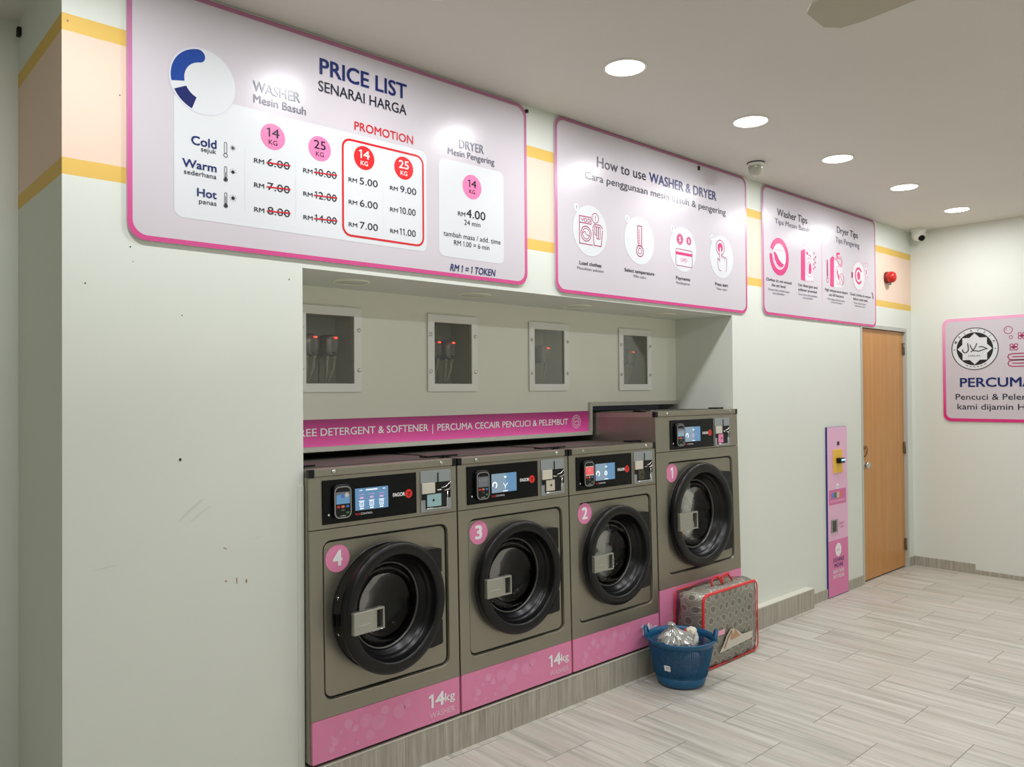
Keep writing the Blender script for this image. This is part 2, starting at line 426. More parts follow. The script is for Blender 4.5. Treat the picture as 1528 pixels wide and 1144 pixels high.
# niche board with four openings and a stepped lower edge
WINS = [(.843, 1.170), (1.5615, 1.888), (2.2755, 2.601), (3.070, 3.3975)]
WZ0, WZ1, FR = 1.590, 1.985, .039
STEP = 2.797; BZ0, BZ1 = 1.338, 1.506
bm = new_bm()
xs = sorted([N0, STEP, N1]+[a+FR for a, b in WINS]+[b-FR for a, b in WINS]); zs = [BZ0, BZ1, WZ0+FR, WZ1-FR, ZN]
for i in range(len(xs)-1):
    for j in range(len(zs)-1):
        xa, xb, za, zb = xs[i], xs[i+1], zs[j], zs[j+1]
        if xa >= STEP-1e-6 and j == 0: continue
        if j == 2 and any(abs(xa-(a+FR)) < 1e-6 for a, b in WINS): continue
        box(bm, xa, xb, YB, YB+.012, za, zb)
struct('wall_niche', bm, M_NICHE, 'grey board at the back of the washer recess with four cut openings', 'wall')
bm = new_bm(); box(bm, N0, STEP+.006, YB-.014, YB+.012, BZ0-.02, BZ0); box(bm, STEP-.016, STEP+.006, YB-.016, YB+.012, BZ0, BZ1+.012); box(bm, STEP+.006, N1, YB-.016, YB+.012, BZ1-.012, BZ1+.012)
struct('trim_1', bm, M_ALU, 'pale metal edge strip stepping along the foot of the recess board', 'trim')
bm = new_bm(); box(bm, N0-.026, N0, -.003, 0, 0, 1.228)
struct('trim_2', bm, M_WALL, 'pale corner strip up the left edge of the washer recess', 'trim')
bm = new_bm(); box(bm, N0, N1, YP, 1.38, 0, ZP); box(bm, N1, PX, YP, 0, 0, ZP-.006)
M_LEDGE = mat('plinth top paint', (214, 213, 200), .5)
box(bm, N1, PX, YP, 0, ZP-.006, ZP, 1); box(bm, N0, N1, YP-.0015, YP+.012, ZP, ZP+.003, 1)
struct('plinth', bm, [M_PLINTH, M_LEDGE], 'low tiled plinth carrying the washers and running on to the right', 'plinth')
bm = new_bm(); box(bm, PX, 4.959, -.01, 0, 0, .074); box(bm, 5.3, D0-.03, -.01, 0, 0, .076); box(bm, D1+.03, XR, -.01, 0, 0, .08)
struct('baseboard_back', bm, M_PLINTH, 'streaked tile skirting along the long wall', 'skirting')
bm = new_bm(); box(bm, XR-.012, XR, -.5, -.01, 0, .082); box(bm, XR-.012, XR, YF, -.5, 0, .034)
struct('baseboard_right', bm, M_BASER, 'streaked tile skirting on the end wall, stepping lower halfway', 'skirting')
# door
door = thing('door_1', 'tall light brown wooden door in a thin grey frame near the corner', 'door', ((D0+D1)/2, 0, 0), kind='structure')
bm = new_bm(); box(bm, D0, D1, .018, .055, .012, DT-.004, 0, .002); obj('leaf', bm, M_WOOD, door)
M_DFR = mat('door frame grey', (186, 188, 180), .4)
bm = new_bm(); box(bm, D0-.03, D0-.003, -.006, .12, 0, DT+.027); box(bm, D1+.003, D1+.03, -.006, .12, 0, DT+.027); box(bm, D0-.003, D1+.003, -.006, .12, DT, DT+.027)
obj('door_frame', bm, M_DFR, door)
bm = new_bm(); lathe(bm, D0+.046, .962, [(.03, .018), (.03, .012), (.014, .01), (.012, .0), (.026, -.006), (.031, -.016), (.028, -.028), (.015, -.034), (.001, -.035)], 24); obj('knob', bm, M_CHROME, door)
bm = new_bm()
lathe(bm, D0+.06, 1.105, [(.012, .018), (.012, .008), (.001, .006)], 16)
tube(bm, [(D0+.06+.035*math.cos(a), .008-.006*math.sin(a), 1.075+.044*math.sin(a)) for a in [2*PI*i/28 for i in range(28)]], .0035, 8, closed=True)
M_BRONZE = mat('dark bronze', (120, 84, 44), .35, .8); obj('ring_pull', bm, M_BRONZE, door)
for z in (1.945, 1.062, .205):
    bm = new_bm(); box(bm, D1-.022, D1+.004, .006, .018, z-.05, z+.05, 0, .001); tube(bm, [(D1, .008, z-.052), (D1, .008, z+.052)], .007, 10); obj('hinge', bm, mat('hinge steel', (120, 112, 96), .4, .8), door)

# ------------------------------------------------------------------ ceiling lamps
M_LENS = mat('lamp lens', (255, 252, 240), .4, emit=LAMP_EMIT)
M_LENSOFF = mat('unlit lamp lens', (216, 218, 206), .45)
M_LRING = mat('lamp trim ring', (236, 234, 224), .4)
M_LRINGD = mat('niche lamp trim ring', (250, 248, 225), .4)
def downlight(x, y, z, r, label, lit=True, group='round ceiling downlights'):
    t = thing('downlight', label, 'ceiling light', (x, y, z), group)
    bm = new_bm(); lathez(bm, x, y, [(r+.008, z), (r+.008, z-.003), (r-.001, z-.006), (r-.004, z-.002), (r-.004, z)], 40); obj('trim_ring', bm, M_LRING if lit else M_LRINGD, t)
    bm = new_bm(); lathez(bm, x, y, [(r-.003, z-.0005), (r-.003, z-.003), (.001, z-.0032)], 40, cap_last=True); obj('lens', bm, M_LENS if lit else M_LENSOFF, t)
    if lit:
        ld = bpy.data.lights.new('lamp_light', 'AREA'); ld.shape = 'DISK'; ld.size = 2*r-.02; ld.energy = LAMP_W; ld.color = LAMP_COL
        lo = bpy.data.objects.new('lamp_light', ld); COL.objects.link(lo); lo.parent = t; lo.location = (0, 0, -.008)
    return t
ROW = [(-.2, 'lit downlight above the pillar, out to the left'), (.83, 'lit downlight over the price list, cut by the top of the picture'), (1.863, 'lit downlight nearest the viewer, large and left of the row'),
       (2.897, 'second lit downlight in the receding row, above the how to use sign'), (3.9, 'middle lit downlight of the row, left of the dome camera'),
       (4.922, 'lit downlight before the last, above the tips sign'), (5.967, 'last and smallest lit downlight, nearest the end wall')]
for x, l in ROW: downlight(x, -.612, ZC, .088, l)
for k in range(7): downlight(-.7+1.02*k, -3.15, ZC, .088, 'lit downlight of the second row behind the viewer', group='downlights of the second row')
NL = [(.985, .215, 'unlit niche downlight above the first dispenser window from the left'), (1.702, .232, 'unlit niche downlight above the second dispenser window'),
      (2.486, .258, 'unlit niche downlight above the third dispenser window'), (3.275, .25, 'unlit niche downlight nearest the right end of the recess')]
for x, y, l in NL: downlight(x, y, ZN, .076, l, False, 'unlit downlights in the recess ceiling')

# ------------------------------------------------------------------ signs on the long wall
def sign(name, label, x0, x1, z0, z1, rad=.06, bw=.017):
    t = thing(name, label, 'sign', ((x0+x1)/2, 0, z0), 'pink bordered signs along the top of the wall')
    bm = new_bm(); prism(bm, rrect_pts(x0, z0, x1, z1, rad, 8), -.011, -.0003); obj('board', bm, M_LILAC, t)
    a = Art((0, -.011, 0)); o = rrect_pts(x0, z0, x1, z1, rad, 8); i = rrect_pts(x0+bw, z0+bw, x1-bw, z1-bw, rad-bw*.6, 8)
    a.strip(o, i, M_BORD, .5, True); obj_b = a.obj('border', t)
    return t
A = sign('price_list_sign', 'large price list sign with washer and dryer prices, at the left', -.0012, 1.8366, 2.1049, 2.9908)
p = Art((0, -.011, 0))
p.rrect(.151, 2.2, 1.228, 2.640, .03, M_PANELW, 1); p.rrect(1.295, 2.193, 1.682, 2.632, .03, M_PANELW, 1)
for u in (.404, .606, 1.003): p.rect(u-.0008, 2.25, u+.0008, 2.485, M_RULE, 1.6)
p.frame(.812, 2.223, 1.209, 2.613, .035, .009, M_RED, 2)
p.obj('price_panel', A)
p = Art((0, -.011, 0))
p.ring(.252, 2.693, .116, .119, M_RULE, 2, 48); p.disc(.252, 2.693, .116, M_PANELW, 1.8, n=48)
p.ring(.252, 2.693, .066, .112, M_BLUE, 2.2, 20, 1.75, 3.35); p.ring(.252, 2.693, .066, .112, M_BLUED, 2.2, 12, 3.6, 4.35)
p.disc(.252+.089*math.cos(1.75), 2.693+.089*math.sin(1.75), .023, M_BLUE, 2.1)
p.obj('round_emblem', A)
for u, v, n, m in ((.514, 2.553, '14', M_ROSE), (.7095, 2.548, '25', M_ROSE), (.912, 2.551, '14', M_REDD), (1.108, 2.546, '25', M_REDD), (1.487, 2.530, '14', M_ROSE)):
    p = Art((0, -.011, 0)); p.disc(u, v, .049 if u < 1.3 else .056, m, 2.2, n=36)
    c = M_TXTW if m is M_REDD else M_INK
    p.ctext(n, u, v-.002, .05, .033, c, 3, .012); p.ctext('KG', u, v-.031, .034, .018, c, 3, .008); p.obj('weight_badge', A)
p = Art((0, -.011, 0))
p.text('PRICE LIST', .712, 2.846, 1.124, .062, M_NAVY, 3, .018); p.text('SENARAI HARGA', .705, 2.777, 1.123, .041, M_INK, 3, .008)
p.text('WASHER', .436, 2.709, .626, .038, M_MAUVE, 3, .006); p.text('Mesin Basuh', .438, 2.666, .650, .03, M_INKL, 3, .006)
p.text('PROMOTION', .867, 2.659, 1.157, .034, M_RED, 3, .008)
p.text('DRYER', 1.414, 2.697, 1.559, .039, M_MAUVE, 3, .004); p.text('Mesin Pengering', 1.348, 2.657, 1.624, .029, M_INKL, 3, .004)
for t_, u0, v, cap in (('Cold', .210, 2.463, .030), ('Warm', .179, 2.379, .028), ('Hot', .230, 2.283, .028)): p.text(t_, u0, v, .298, cap, M_NAVY, 3, .02)
for t_, u0, v in (('sejuk', .243, 2.444), ('sederhana', .184, 2.354), ('panas', .236, 2.258)): p.text(t_, u0, v, .298, .0165, M_INK, 3, .002)
for v, k in ((2.442, 0), (2.351, 1), (2.260, 2)):
    for u0, nums, strike, w in ((.439, ('6.00', '7.00', '8.00'), 1, .090), (.638, ('10.00', '12.00', '14.00'), 1, .097), (.838, ('5.00', '6.00', '7.00'), 0, .086), (1.037, ('9.00', '10.00', '11.00'), 0, .083)):
        t_ = nums[k]; s0 = u0+(.048 if len(t_) == 5 else .052)
        p.text('RM', u0, v, u0+.039, .0165, M_INK, 3, .008); p.text(t_, s0, v-.002, s0+w, .028, M_INK, 3, .002)
        if strike: p.stroke([(s0-.003, v+.009), (s0+w+.003, v+.014)], .005, M_RED, 4)
p.text('RM', 1.403, 2.387, 1.445, .019, M_INK, 3, .008); p.text('4.00', 1.452, 2.386, 1.566, .038, M_INK, 3, .008)
p.text('24 min', 1.439, 2.350, 1.535, .023, M_INK, 3); p.text('tambah masa / add. time', 1.320, 2.285, 1.660, .0225, M_INK, 3); p.text('RM 1.00 = 6 min', 1.379, 2.250, 1.590, .0225, M_INK, 3)
p.text('RM 1 = 1 TOKEN', 1.356, 2.131, 1.622, .031, M_NAVY, 3, .012, .18)
p.obj('lettering', A)
p = Art((0, -.011, 0))
for k, (v, full) in enumerate(((2.466, 0), (2.378, 1), (2.283, 1))):
    u = .332; p.frame(u-.0045, v-.012, u+.0045, v+.028, .0044, .0018, M_INK, 2.5); p.ring(u, v-.019, .006, .008, M_INK, 2.6, 16)
    if full: p.disc(u, v-.019, .005, M_INK, 2.7, n=14); p.rect(u-.001, v-.018, u+.001, v+.008*k, M_INK, 2.7)
    su, sv = .359, v+.013
    if k: p.disc(su, sv, .0065, M_INK, 2.5, n=16)
    for j in range(8 if k != 1 else 5):
        a = PI*j/4; r0, r1 = (0, .01) if k == 0 else (.009, .013)
        p.stroke([(su+r0*math.cos(a), sv+r0*math.sin(a)), (su+r1*math.cos(a), sv+r1*math.sin(a))], .0016, M_INK, 2.6)
p.obj('temperature_icon', A)
bm = new_bm(); box(bm, 1.832, 1.846, -.018, -.001, 2.958, 2.972); obj('corner_clip', bm, M_BLACK, A)

B = sign('how_to_use_sign', 'how to use washer and dryer sign with four round steps', 2.0354, 3.8552, 2.0923, 2.9975)
p = Art((0, -.011, 0))
p.text('How to use', 2.359, 2.789, 2.779, .056, M_INK, 3, .002); p.text('WASHER & DRYER', 2.811, 2.788, 3.497, .055, M_NAVY, 3, .012)
p.text('Cara penggunaan mesin basuh & pengering', 2.261, 2.710, 3.604, .039, M_INK, 3)
for t1, t2, a0, a1, b0, b1 in (('Load clothes', 'Masukkan pakaian', 2.213, 2.386, 2.194, 2.404), ('Select temperature', 'Pilih suhu', 2.581, 2.849, 2.661, 2.770), ('Payments', 'Pembayaran', 3.061, 3.203, 3.063, 3.202), ('Press start', 'Tekan start', 3.475, 3.622, 3.486, 3.611)):
    p.text(t1, a0, 2.250, a1, .019, M_INK, 3, .012); p.text(t2, b0, 2.224, b1, .0145, M_INKL, 3)
p.obj('lettering', B)
def steps():
    for n, u in enumerate((2.300, 2.716, 3.135, 3.552)):
        p = Art((0, -.011, 0)); p.disc(u, 2.436, .135, M_PANELW, 1.4, n=48); nu = u-.108
        p.disc(nu, 2.547, .021, M_PANELW, 1.8, n=24); p.ctext(str(n+1), nu, 2.540, .009, .015, M_INKL, 3)
        l = M_BERRY; w = .005; L = 2.4
        if n == 0:
            p.stroke([(2.306, 2.508), (2.214, 2.506), (2.214, 2.362), (2.318, 2.362)], w, l, L); p.stroke([(2.214, 2.472), (2.306, 2.472)], w, l, L); p.stroke([(2.306, 2.508), (2.306, 2.470)], w, l, L)
            p.stroke([(2.225, 2.495), (2.240, 2.483), (2.248, 2.496)], .004, l, L)
            for x in (2.262, 2.288): p.frame(x-.008, 2.480, x+.008, 2.497, .004, .004, l, L)
            p.ring(2.266, 2.417, .037, .042, l, L); p.ring(2.266, 2.417, .026, .030, l, L); p.stroke([(2.24, 2.42), (2.258, 2.428), (2.27, 2.412), (2.292, 2.408)], .004, l, L)
            p.stroke([(2.320, 2.452), (2.328, 2.363), (2.386, 2.363), (2.398, 2.452)], w, l, L); p.stroke([(2.318, 2.456), (2.334, 2.476), (2.380, 2.476), (2.400, 2.460)], w, l, L)
            for x in (2.340, 2.356, 2.372): p.frame(x-.007, 2.400+(.02 if x < 2.35 else 0), x+.007, 2.465, .006, .004, l, L)
            p.ring(2.340, 2.509, .024, .028, l, L); p.rect(2.338, 2.505, 2.342, 2.522, l, L); p.rect(2.338, 2.497, 2.342, 2.501, l, L)
        if n == 1:
            p.stroke([(2.703, 2.402), (2.701, 2.519), (2.737, 2.519), (2.735, 2.402)], .006, l, L); p.ring(2.719, 2.377, .028, .034, l, L); p.ring(2.719, 2.377, .014, .018, l, L)
            p.rect(2.716, 2.392, 2.722, 2.505, M_MAGL, L)
            for k in range(6): p.rect(2.708, 2.420+.015*k, 2.716, 2.422+.015*k, l, L+.3)
        if n == 2:
            for x, r in ((3.103, .034), (3.194, .026)):
                p.disc(x, 2.494, r*.82, M_MAG, L); p.ring(x, 2.494, r*.9, r, l, L); p.ctext('$', x, 2.494-r*.42, r*.7, r*.85, M_TXTW, 3)
            p.frame(3.061, 2.334, 3.228, 2.434, .01, .004, l, L); p.rect(3.062, 2.400, 3.227, 2.417, M_MAG, L+.2); p.text('CARD', 3.106, 2.361, 3.175, .022, M_MAGL, 3)
        if n == 3:
            p.disc(3.537, 2.495, .030, M_MAG, L); p.ring(3.537, 2.495, .045, .050, l, L)
            p.stroke([(3.528, 2.405), (3.528, 2.492), (3.534, 2.500), (3.542, 2.500), (3.547, 2.492), (3.547, 2.428)], .004, l, L+.4); p.poly([(3.53, 2.42), (3.53, 2.492), (3.537, 2.499), (3.545, 2.492), (3.545, 2.42)], M_PANELW, L+.2)
            p.stroke([(3.547, 2.445), (3.566, 2.442), (3.569, 2.425)], .004, l, L); p.stroke([(3.569, 2.44), (3.588, 2.438), (3.590, 2.42)], .004, l, L)
            p.stroke([(3.590, 2.437), (3.608, 2.432), (3.611, 2.40), (3.602, 2.345)], .004, l, L); p.stroke([(3.528, 2.41), (3.508, 2.424), (3.506, 2.39), (3.518, 2.352), (3.546, 2.346)], .004, l, L)
        p.obj('step_icon', B)
steps()
bm = new_bm(); box(bm, 3.297, 3.315, -.017, -.010, 2.948, 2.972); obj('corner_clip', bm, M_BLACK, B)

Cc = sign('tips_sign', 'washer tips and dryer tips sign above the wooden door', 4.0574, 5.8758, 2.1046, 2.9965)
p = Art((0, -.011, 0))
p.text('Washer Tips', 4.257, 2.807, 4.691, .05, M_INK, 3, .006); p.text('Tips Mesin Basuh', 4.227, 2.748, 4.724, .036, M_INKL, 3)
p.text('Dryer Tips', 5.173, 2.807, 5.539, .05, M_INK, 3, .006); p.text('Tips Pengering', 5.146, 2.731, 5.568, .042, M_INKL, 3)
for l1, l2, l3, l4, a in (('Clothes do not exceed', 'the set level', 'Pakaian tidak melebihi paras', 'yang ditetapkan', (4.099, 4.449, 4.169, 4.360, 4.124, 4.419, 4.186, 4.348)), ('Use detergent and', 'softener provided', 'Guna sabun dan pelembut', 'yang disediakan', (4.547, 4.839, 4.546, 4.829, 4.548, 4.838, 4.611, 4.764)),
                          ('High temperature dryers', 'can kill bacteria', 'Suhu tinggi pengering mampu', 'membunuh bakteria', (4.960, 5.345, 5.023, 5.272, 4.999, 5.300, 5.053, 5.251)), ('Check clothes & remove', 'before cycle ends', 'Periksa pakaian & keluar', 'sebelum kitar tamat', (5.387, 5.774, 5.444, 5.709, 5.455, 5.682, 5.469, 5.665))):
    p.text(l1, a[0], 2.338, a[1], .021, M_INK, 3, .004); p.text(l2, a[2], 2.304, a[3], .021, M_INK, 3, .004); p.text(l3, a[4], 2.274, a[5], .0145, M_INKL, 3); p.text(l4, a[6], 2.252, a[7], .0145, M_INKL, 3)
p.obj('lettering', Cc)
p = Art((0, -.011, 0)); p.rect(4.9135, 2.252, 4.9165, 2.708, M_MAGL, 2); p.obj('divider', Cc)
p = Art((0, -.011, 0)); c = (4.281, 2.520)
p.ring(*c, .092, .132, M_MAG, 2, 44, -2.6, 2.75); p.ring(*c, .095, .132, M_MAG, 2, 16, 3.05, 3.68-.01)
p.disc(*c, .092, M_PANELW, 1.8, n=40); p.poly([(4.20, 2.545), (4.225, 2.548), (4.25, 2.53), (4.275, 2.50), (4.31, 2.48), (4.34, 2.47), (4.325, 2.45), (4.285, 2.447), (4.245, 2.462), (4.215, 2.50)], M_MAG, 2.4); p.ring(*c, .078, .083, M_MAGL, 2.4, 20, 3.3, 5.6)
p.stroke([(4.215, 2.562), (4.33, 2.567)], .004, M_MAGL, 2.4); p.obj('tip_icon', Cc)
p = Art((0, -.011, 0)); p.poly([(4.590, 2.387), (4.652, 2.383), (4.656, 2.617), (4.594, 2.600)], M_MAG, 2); p.poly([(4.652, 2.383), (4.779, 2.392), (4.785, 2.597), (4.656, 2.617)], M_PANELW, 1.8)
p.stroke([(4.652, 2.383), (4.779, 2.392), (4.783, 2.53)], .003, M_MAGL, 2); p.ring(4.715, 2.487, .052, .056, M_MAGL, 2.2, sq=1.25); p.ring(4.715, 2.487, .030, .034, M_MAG, 2.2, sq=1.3); p.disc(4.728, 2.48, .022, M_MAG, 2.3, .04)
p.disc(4.685, 2.590, .014, M_MAG, 2.3); p.stroke([(4.665, 2.555), (4.782, 2.562)], .003, M_MAGL, 2.2)
for x, z in ((4.79, 2.60), (4.815, 2.575), (4.79, 2.555), (4.81, 2.535), (4.785, 2.52), (4.805, 2.50), (4.78, 2.485), (4.74, 2.575), (4.715, 2.58)): p.disc(x, z, .007, M_BERRY, 2.5, .009, n=10)
for x in (4.635, 4.66): p.stroke([(x, 2.635), (x+.008, 2.655), (x-.004, 2.68), (x+.006, 2.705)], .003, M_MAGL, 2)
p.obj('tip_icon', Cc)
p = Art((0, -.011, 0)); p.poly([(5.048, 2.379), (5.110, 2.376), (5.118, 2.606), (5.095, 2.616), (5.052, 2.59)], M_MAG, 2); p.poly([(5.110, 2.376), (5.255, 2.385), (5.255, 2.54), (5.118, 2.60)], M_PANELW, 1.8)
p.stroke([(5.118, 2.596), (5.16, 2.60), (5.20, 2.560), (5.235, 2.55), (5.255, 2.58), (5.24, 2.615), (5.175, 2.612), (5.165, 2.64), (5.215, 2.648)], .016, M_MAG, 2.3); p.stroke([(5.118, 2.596), (5.16, 2.60), (5.20, 2.560), (5.235, 2.55), (5.255, 2.58), (5.24, 2.615), (5.175, 2.612)], .005, M_PANELW, 2.6)
p.ring(5.185, 2.475, .05, .054, M_MAGL, 2.2, sq=1.35); p.poly([(5.165, 2.53), (5.185, 2.49), (5.205, 2.455), (5.195, 2.435), (5.175, 2.46), (5.16, 2.50)], M_MAG, 2.4); p.ring(5.240, 2.447, .042, .046, M_MAG, 2.5); p.stroke([(5.21, 2.48), (5.27, 2.414)], .006, M_MAG, 2.5)
p.frame(4.996, 2.435, 5.014, 2.575, .008, .004, M_BERRY, 2.2); p.rect(5.001, 2.45, 5.009, 2.57, M_MAG, 2.2); p.ring(5.005, 2.420, .015, .019, M_BERRY, 2.3); p.obj('tip_icon', Cc)
p = Art((0, -.011, 0)); c = (5.549, 2.505); p.ring(*c, .114, .118, M_MAGL, 2, 48); p.disc(*c, .114, M_PANELW, 1.8, n=44); p.ring(*c, .05, .07, M_MAG, 2.2, 30, .6, 5.6); p.disc(*c, .030, M_MAG, 2.2, .034); p.rect(5.418, 2.480, 5.446, 2.524, M_BERRY, 2.2)
p.disc(5.693, 2.552, .026, M_PANELW, 2.4, .03); p.ctext('$', 5.693, 2.535, .02, .034, M_MAG, 3, .02); p.ring(5.66, 2.60, .022, .025, M_MAGL, 2.4, 16, .3, 3.2); p.ring(5.70, 2.605, .022, .025, M_MAGL, 2.4, 16, -.4, 2.4)
for x, z in ((5.655, 2.555), (5.68, 2.5), (5.71, 2.51), (5.66, 2.52)): p.disc(x, z, .005, M_MAGL, 2.4, n=8)
p.obj('tip_icon', Cc)
p = Art((0, -.011, 0)); p.stroke([(5.795, 2.392), (5.808, 2.378), (5.823, 2.338)], .012, mat('brown scratch', (120, 84, 66), .5), 3); p.obj('scratch', Cc)

# ------------------------------------------------------------------ sign on the end wall
S = thing('halal_sign', 'pink bordered sign on the end wall with round black halal emblem', 'sign', (XR, -.88, 1.3013))
s0, s1, z0, z1 = .266, 1.49, 1.3013, 2.1935
bm = new_bm(); prism(bm, rrect_pts(s0, z0, s1, z1, .06, 8), 0, .011)
for v in bm.verts: v.co = Vector((XR-.0003-(.011-v.co.y), -v.co.x, v.co.z))
obj('board', bm, M_LILAC, S)
XA = XR-.0113
def right_art(): return Art((XA, 0, 0), (0, -1, 0), (0, 0, 1), (-1, 0, 0))
a = right_art(); a.strip(rrect_pts(s0, z0, s1, z1, .06, 8), rrect_pts(s0+.024, z0+.026, s1-.024, z1-.026, .045, 8), M_BORDR, .5, True); a.obj('border', S)
p = right_art(); p.text('PERCUMA', .404, 1.600, .955, .075, M_NAVY, 3, .022); p.text('Pencuci & Pelembut', .367, 1.490, 1.04, .049, M_INK, 3, .004); p.text('kami dijamin HALAL', .380, 1.406, 1.09, .049, M_INK, 3, .004); p.obj('lettering', S)
p = right_art(); hc, hv = .520, 1.925
p.disc(hc, hv, .182, M_BLACK, 1.4, n=56); p.disc(hc, hv, .175, M_PANELW, 1.8, n=56); p.disc(hc, hv, .141, M_BLACK, 2.2, n=48)
st = []
for k in range(16):
    r_ = .134 if k % 2 == 0 else .134*.765; st.append((hc+r_*math.cos(PI*k/8+PI/2), hv+r_*math.sin(PI*k/8+PI/2)))
p.poly(st, M_PANELW, 2.6)
def ar(pts, w): p.stroke([(hc+x, hv+y) for x, y in pts], w, M_BLACK, 3)
zpx = lambda q: [((x-415)*.000813, (383-y)*.000903) for x, y in q]
ar(zpx([(349, 326), (352, 350), (356, 382), (352, 402), (337, 416), (315, 417), (301, 404), (299, 384)]), .0085)
ar(zpx([(371, 343), (382, 372), (396, 394), (414, 404), (432, 400)]), .008); ar(zpx([(437, 331), (426, 358), (410, 386), (394, 403), (379, 411)]), .008)
ar(zpx([(455, 370), (470, 363), (490, 367), (512, 377), (532, 386), (505, 392), (475, 401), (450, 409), (432, 403)]), .008)
p.ctext('HALAL', hc, hv-.066, .095, .013, M_BLACK, 3, .01)
for k, ch in enumerate('MALAYSIA'):
    a_ = 2.75-k*(2.36/7); r_ = .158; U = Vector((math.sin(a_), -math.cos(a_))); q = (hc+r_*math.cos(a_), hv+r_*math.sin(a_))
    vs, fs = text_mesh(ch, .01); xa = min(v[0] for v in vs); xb = max(v[0] for v in vs); ks = .02/cap_h(); m_ = p.mi(M_BLACK)
    V_ = [p.bm.verts.new(p.P(q[0]+(v[0]-(xa+xb)/2)*ks*U.x-(v[1]-cap_h()/2)*ks*U.y, q[1]+(v[0]-(xa+xb)/2)*ks*U.y+(v[1]-cap_h()/2)*ks*U.x, 3)) for v in vs]
    for f in fs: p.bm.faces.new([V_[i] for i in f]).material_index = m_
for a_ in (PI+.02, -.02): p.disc(hc+.158*math.cos(a_), hv+.158*math.sin(a_), .005, M_BLACK, 3, n=10)
for k in range(6):
    a_ = 4.25+k*.19; b_ = a_+.1; p.stroke([(hc+.158*math.cos(a_), hv+.158*math.sin(a_)), (hc+.151*math.cos((a_+b_)/2), hv+.151*math.sin((a_+b_)/2)), (hc+.16*math.cos(b_), hv+.16*math.sin(b_))], .004, M_BLACK, 3)
p.obj('halal_emblem', S)
p = right_art(); p.ring(.773, 2.070, .028, .033, M_BERRY, 2); p.ring(.773, 2.07, .016, .019, M_BERRY, 2, 10, 2, 3.3); p.ring(.792, 2.010, .011, .015, M_BERRY, 2)
for cx, cz in ((.812, 1.927), (.872, 2.018), (1.02, 1.96)):
    for dx, dz in ((-.016, .014), (.016, .014), (-.016, -.014), (.016, -.014)): p.ring(cx+dx, cz+dz, .009, .015, M_BERRY, 2, 18)
    p.disc(cx, cz, .01, M_BERRY, 2, n=14)
for cz in (1.846, 1.792): p.stroke([(1.05, cz+.026), (.80, cz+.026), (.776, cz+.018), (.768, cz), (.776, cz-.018), (.80, cz-.026), (1.05, cz-.026)], .008, M_BERRY, 2); p.stroke([(1.05, cz), (.80, cz)], .008, M_BERRY, 2)
p.obj('folded_towel_icon', S)

# ------------------------------------------------------------------ banner in the recess
bn = thing('banner_strip', 'long pink banner offering free detergent and softener above the washers', 'banner', (1.7, YB, 1.34))
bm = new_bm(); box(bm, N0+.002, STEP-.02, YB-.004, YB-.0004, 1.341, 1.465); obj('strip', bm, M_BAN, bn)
p = Art((0, YB-.004, 0))
p.text('FREE', .822, 1.390, .936, .034, M_TXTW, 2, .012); p.text('DETERGENT & SOFTENER', .956, 1.390, 1.563, .034, M_TXTW, 2, .012); p.text('|', 1.588, 1.386, 1.593, .036, M_TXTW, 2); p.text('PERCUMA CECAIR PENCUCI & PELEMBUT', 1.621, 1.388, 2.594, .034, M_TXTW, 2, .012)
p.obj('lettering', bn)
p = Art((0, YB-.004, 0)); p.ring(2.667, 1.403, .036, .040, M_TXTP, 2, 32); p.ring(2.667, 1.403, .027, .029, M_TXTP, 2, 32)
p.stroke([(2.667+(.026 if k % 2 == 0 else .019)*math.cos(PI*k/8), 1.403+(.026 if k % 2 == 0 else .019)*math.sin(PI*k/8)) for k in range(16)], .003, M_TXTP, 2, True); p.stroke([(2.652, 1.408), (2.66, 1.397), (2.672, 1.41), (2.682, 1.398)], .004, M_TXTP, 2); p.obj('emblem', bn)

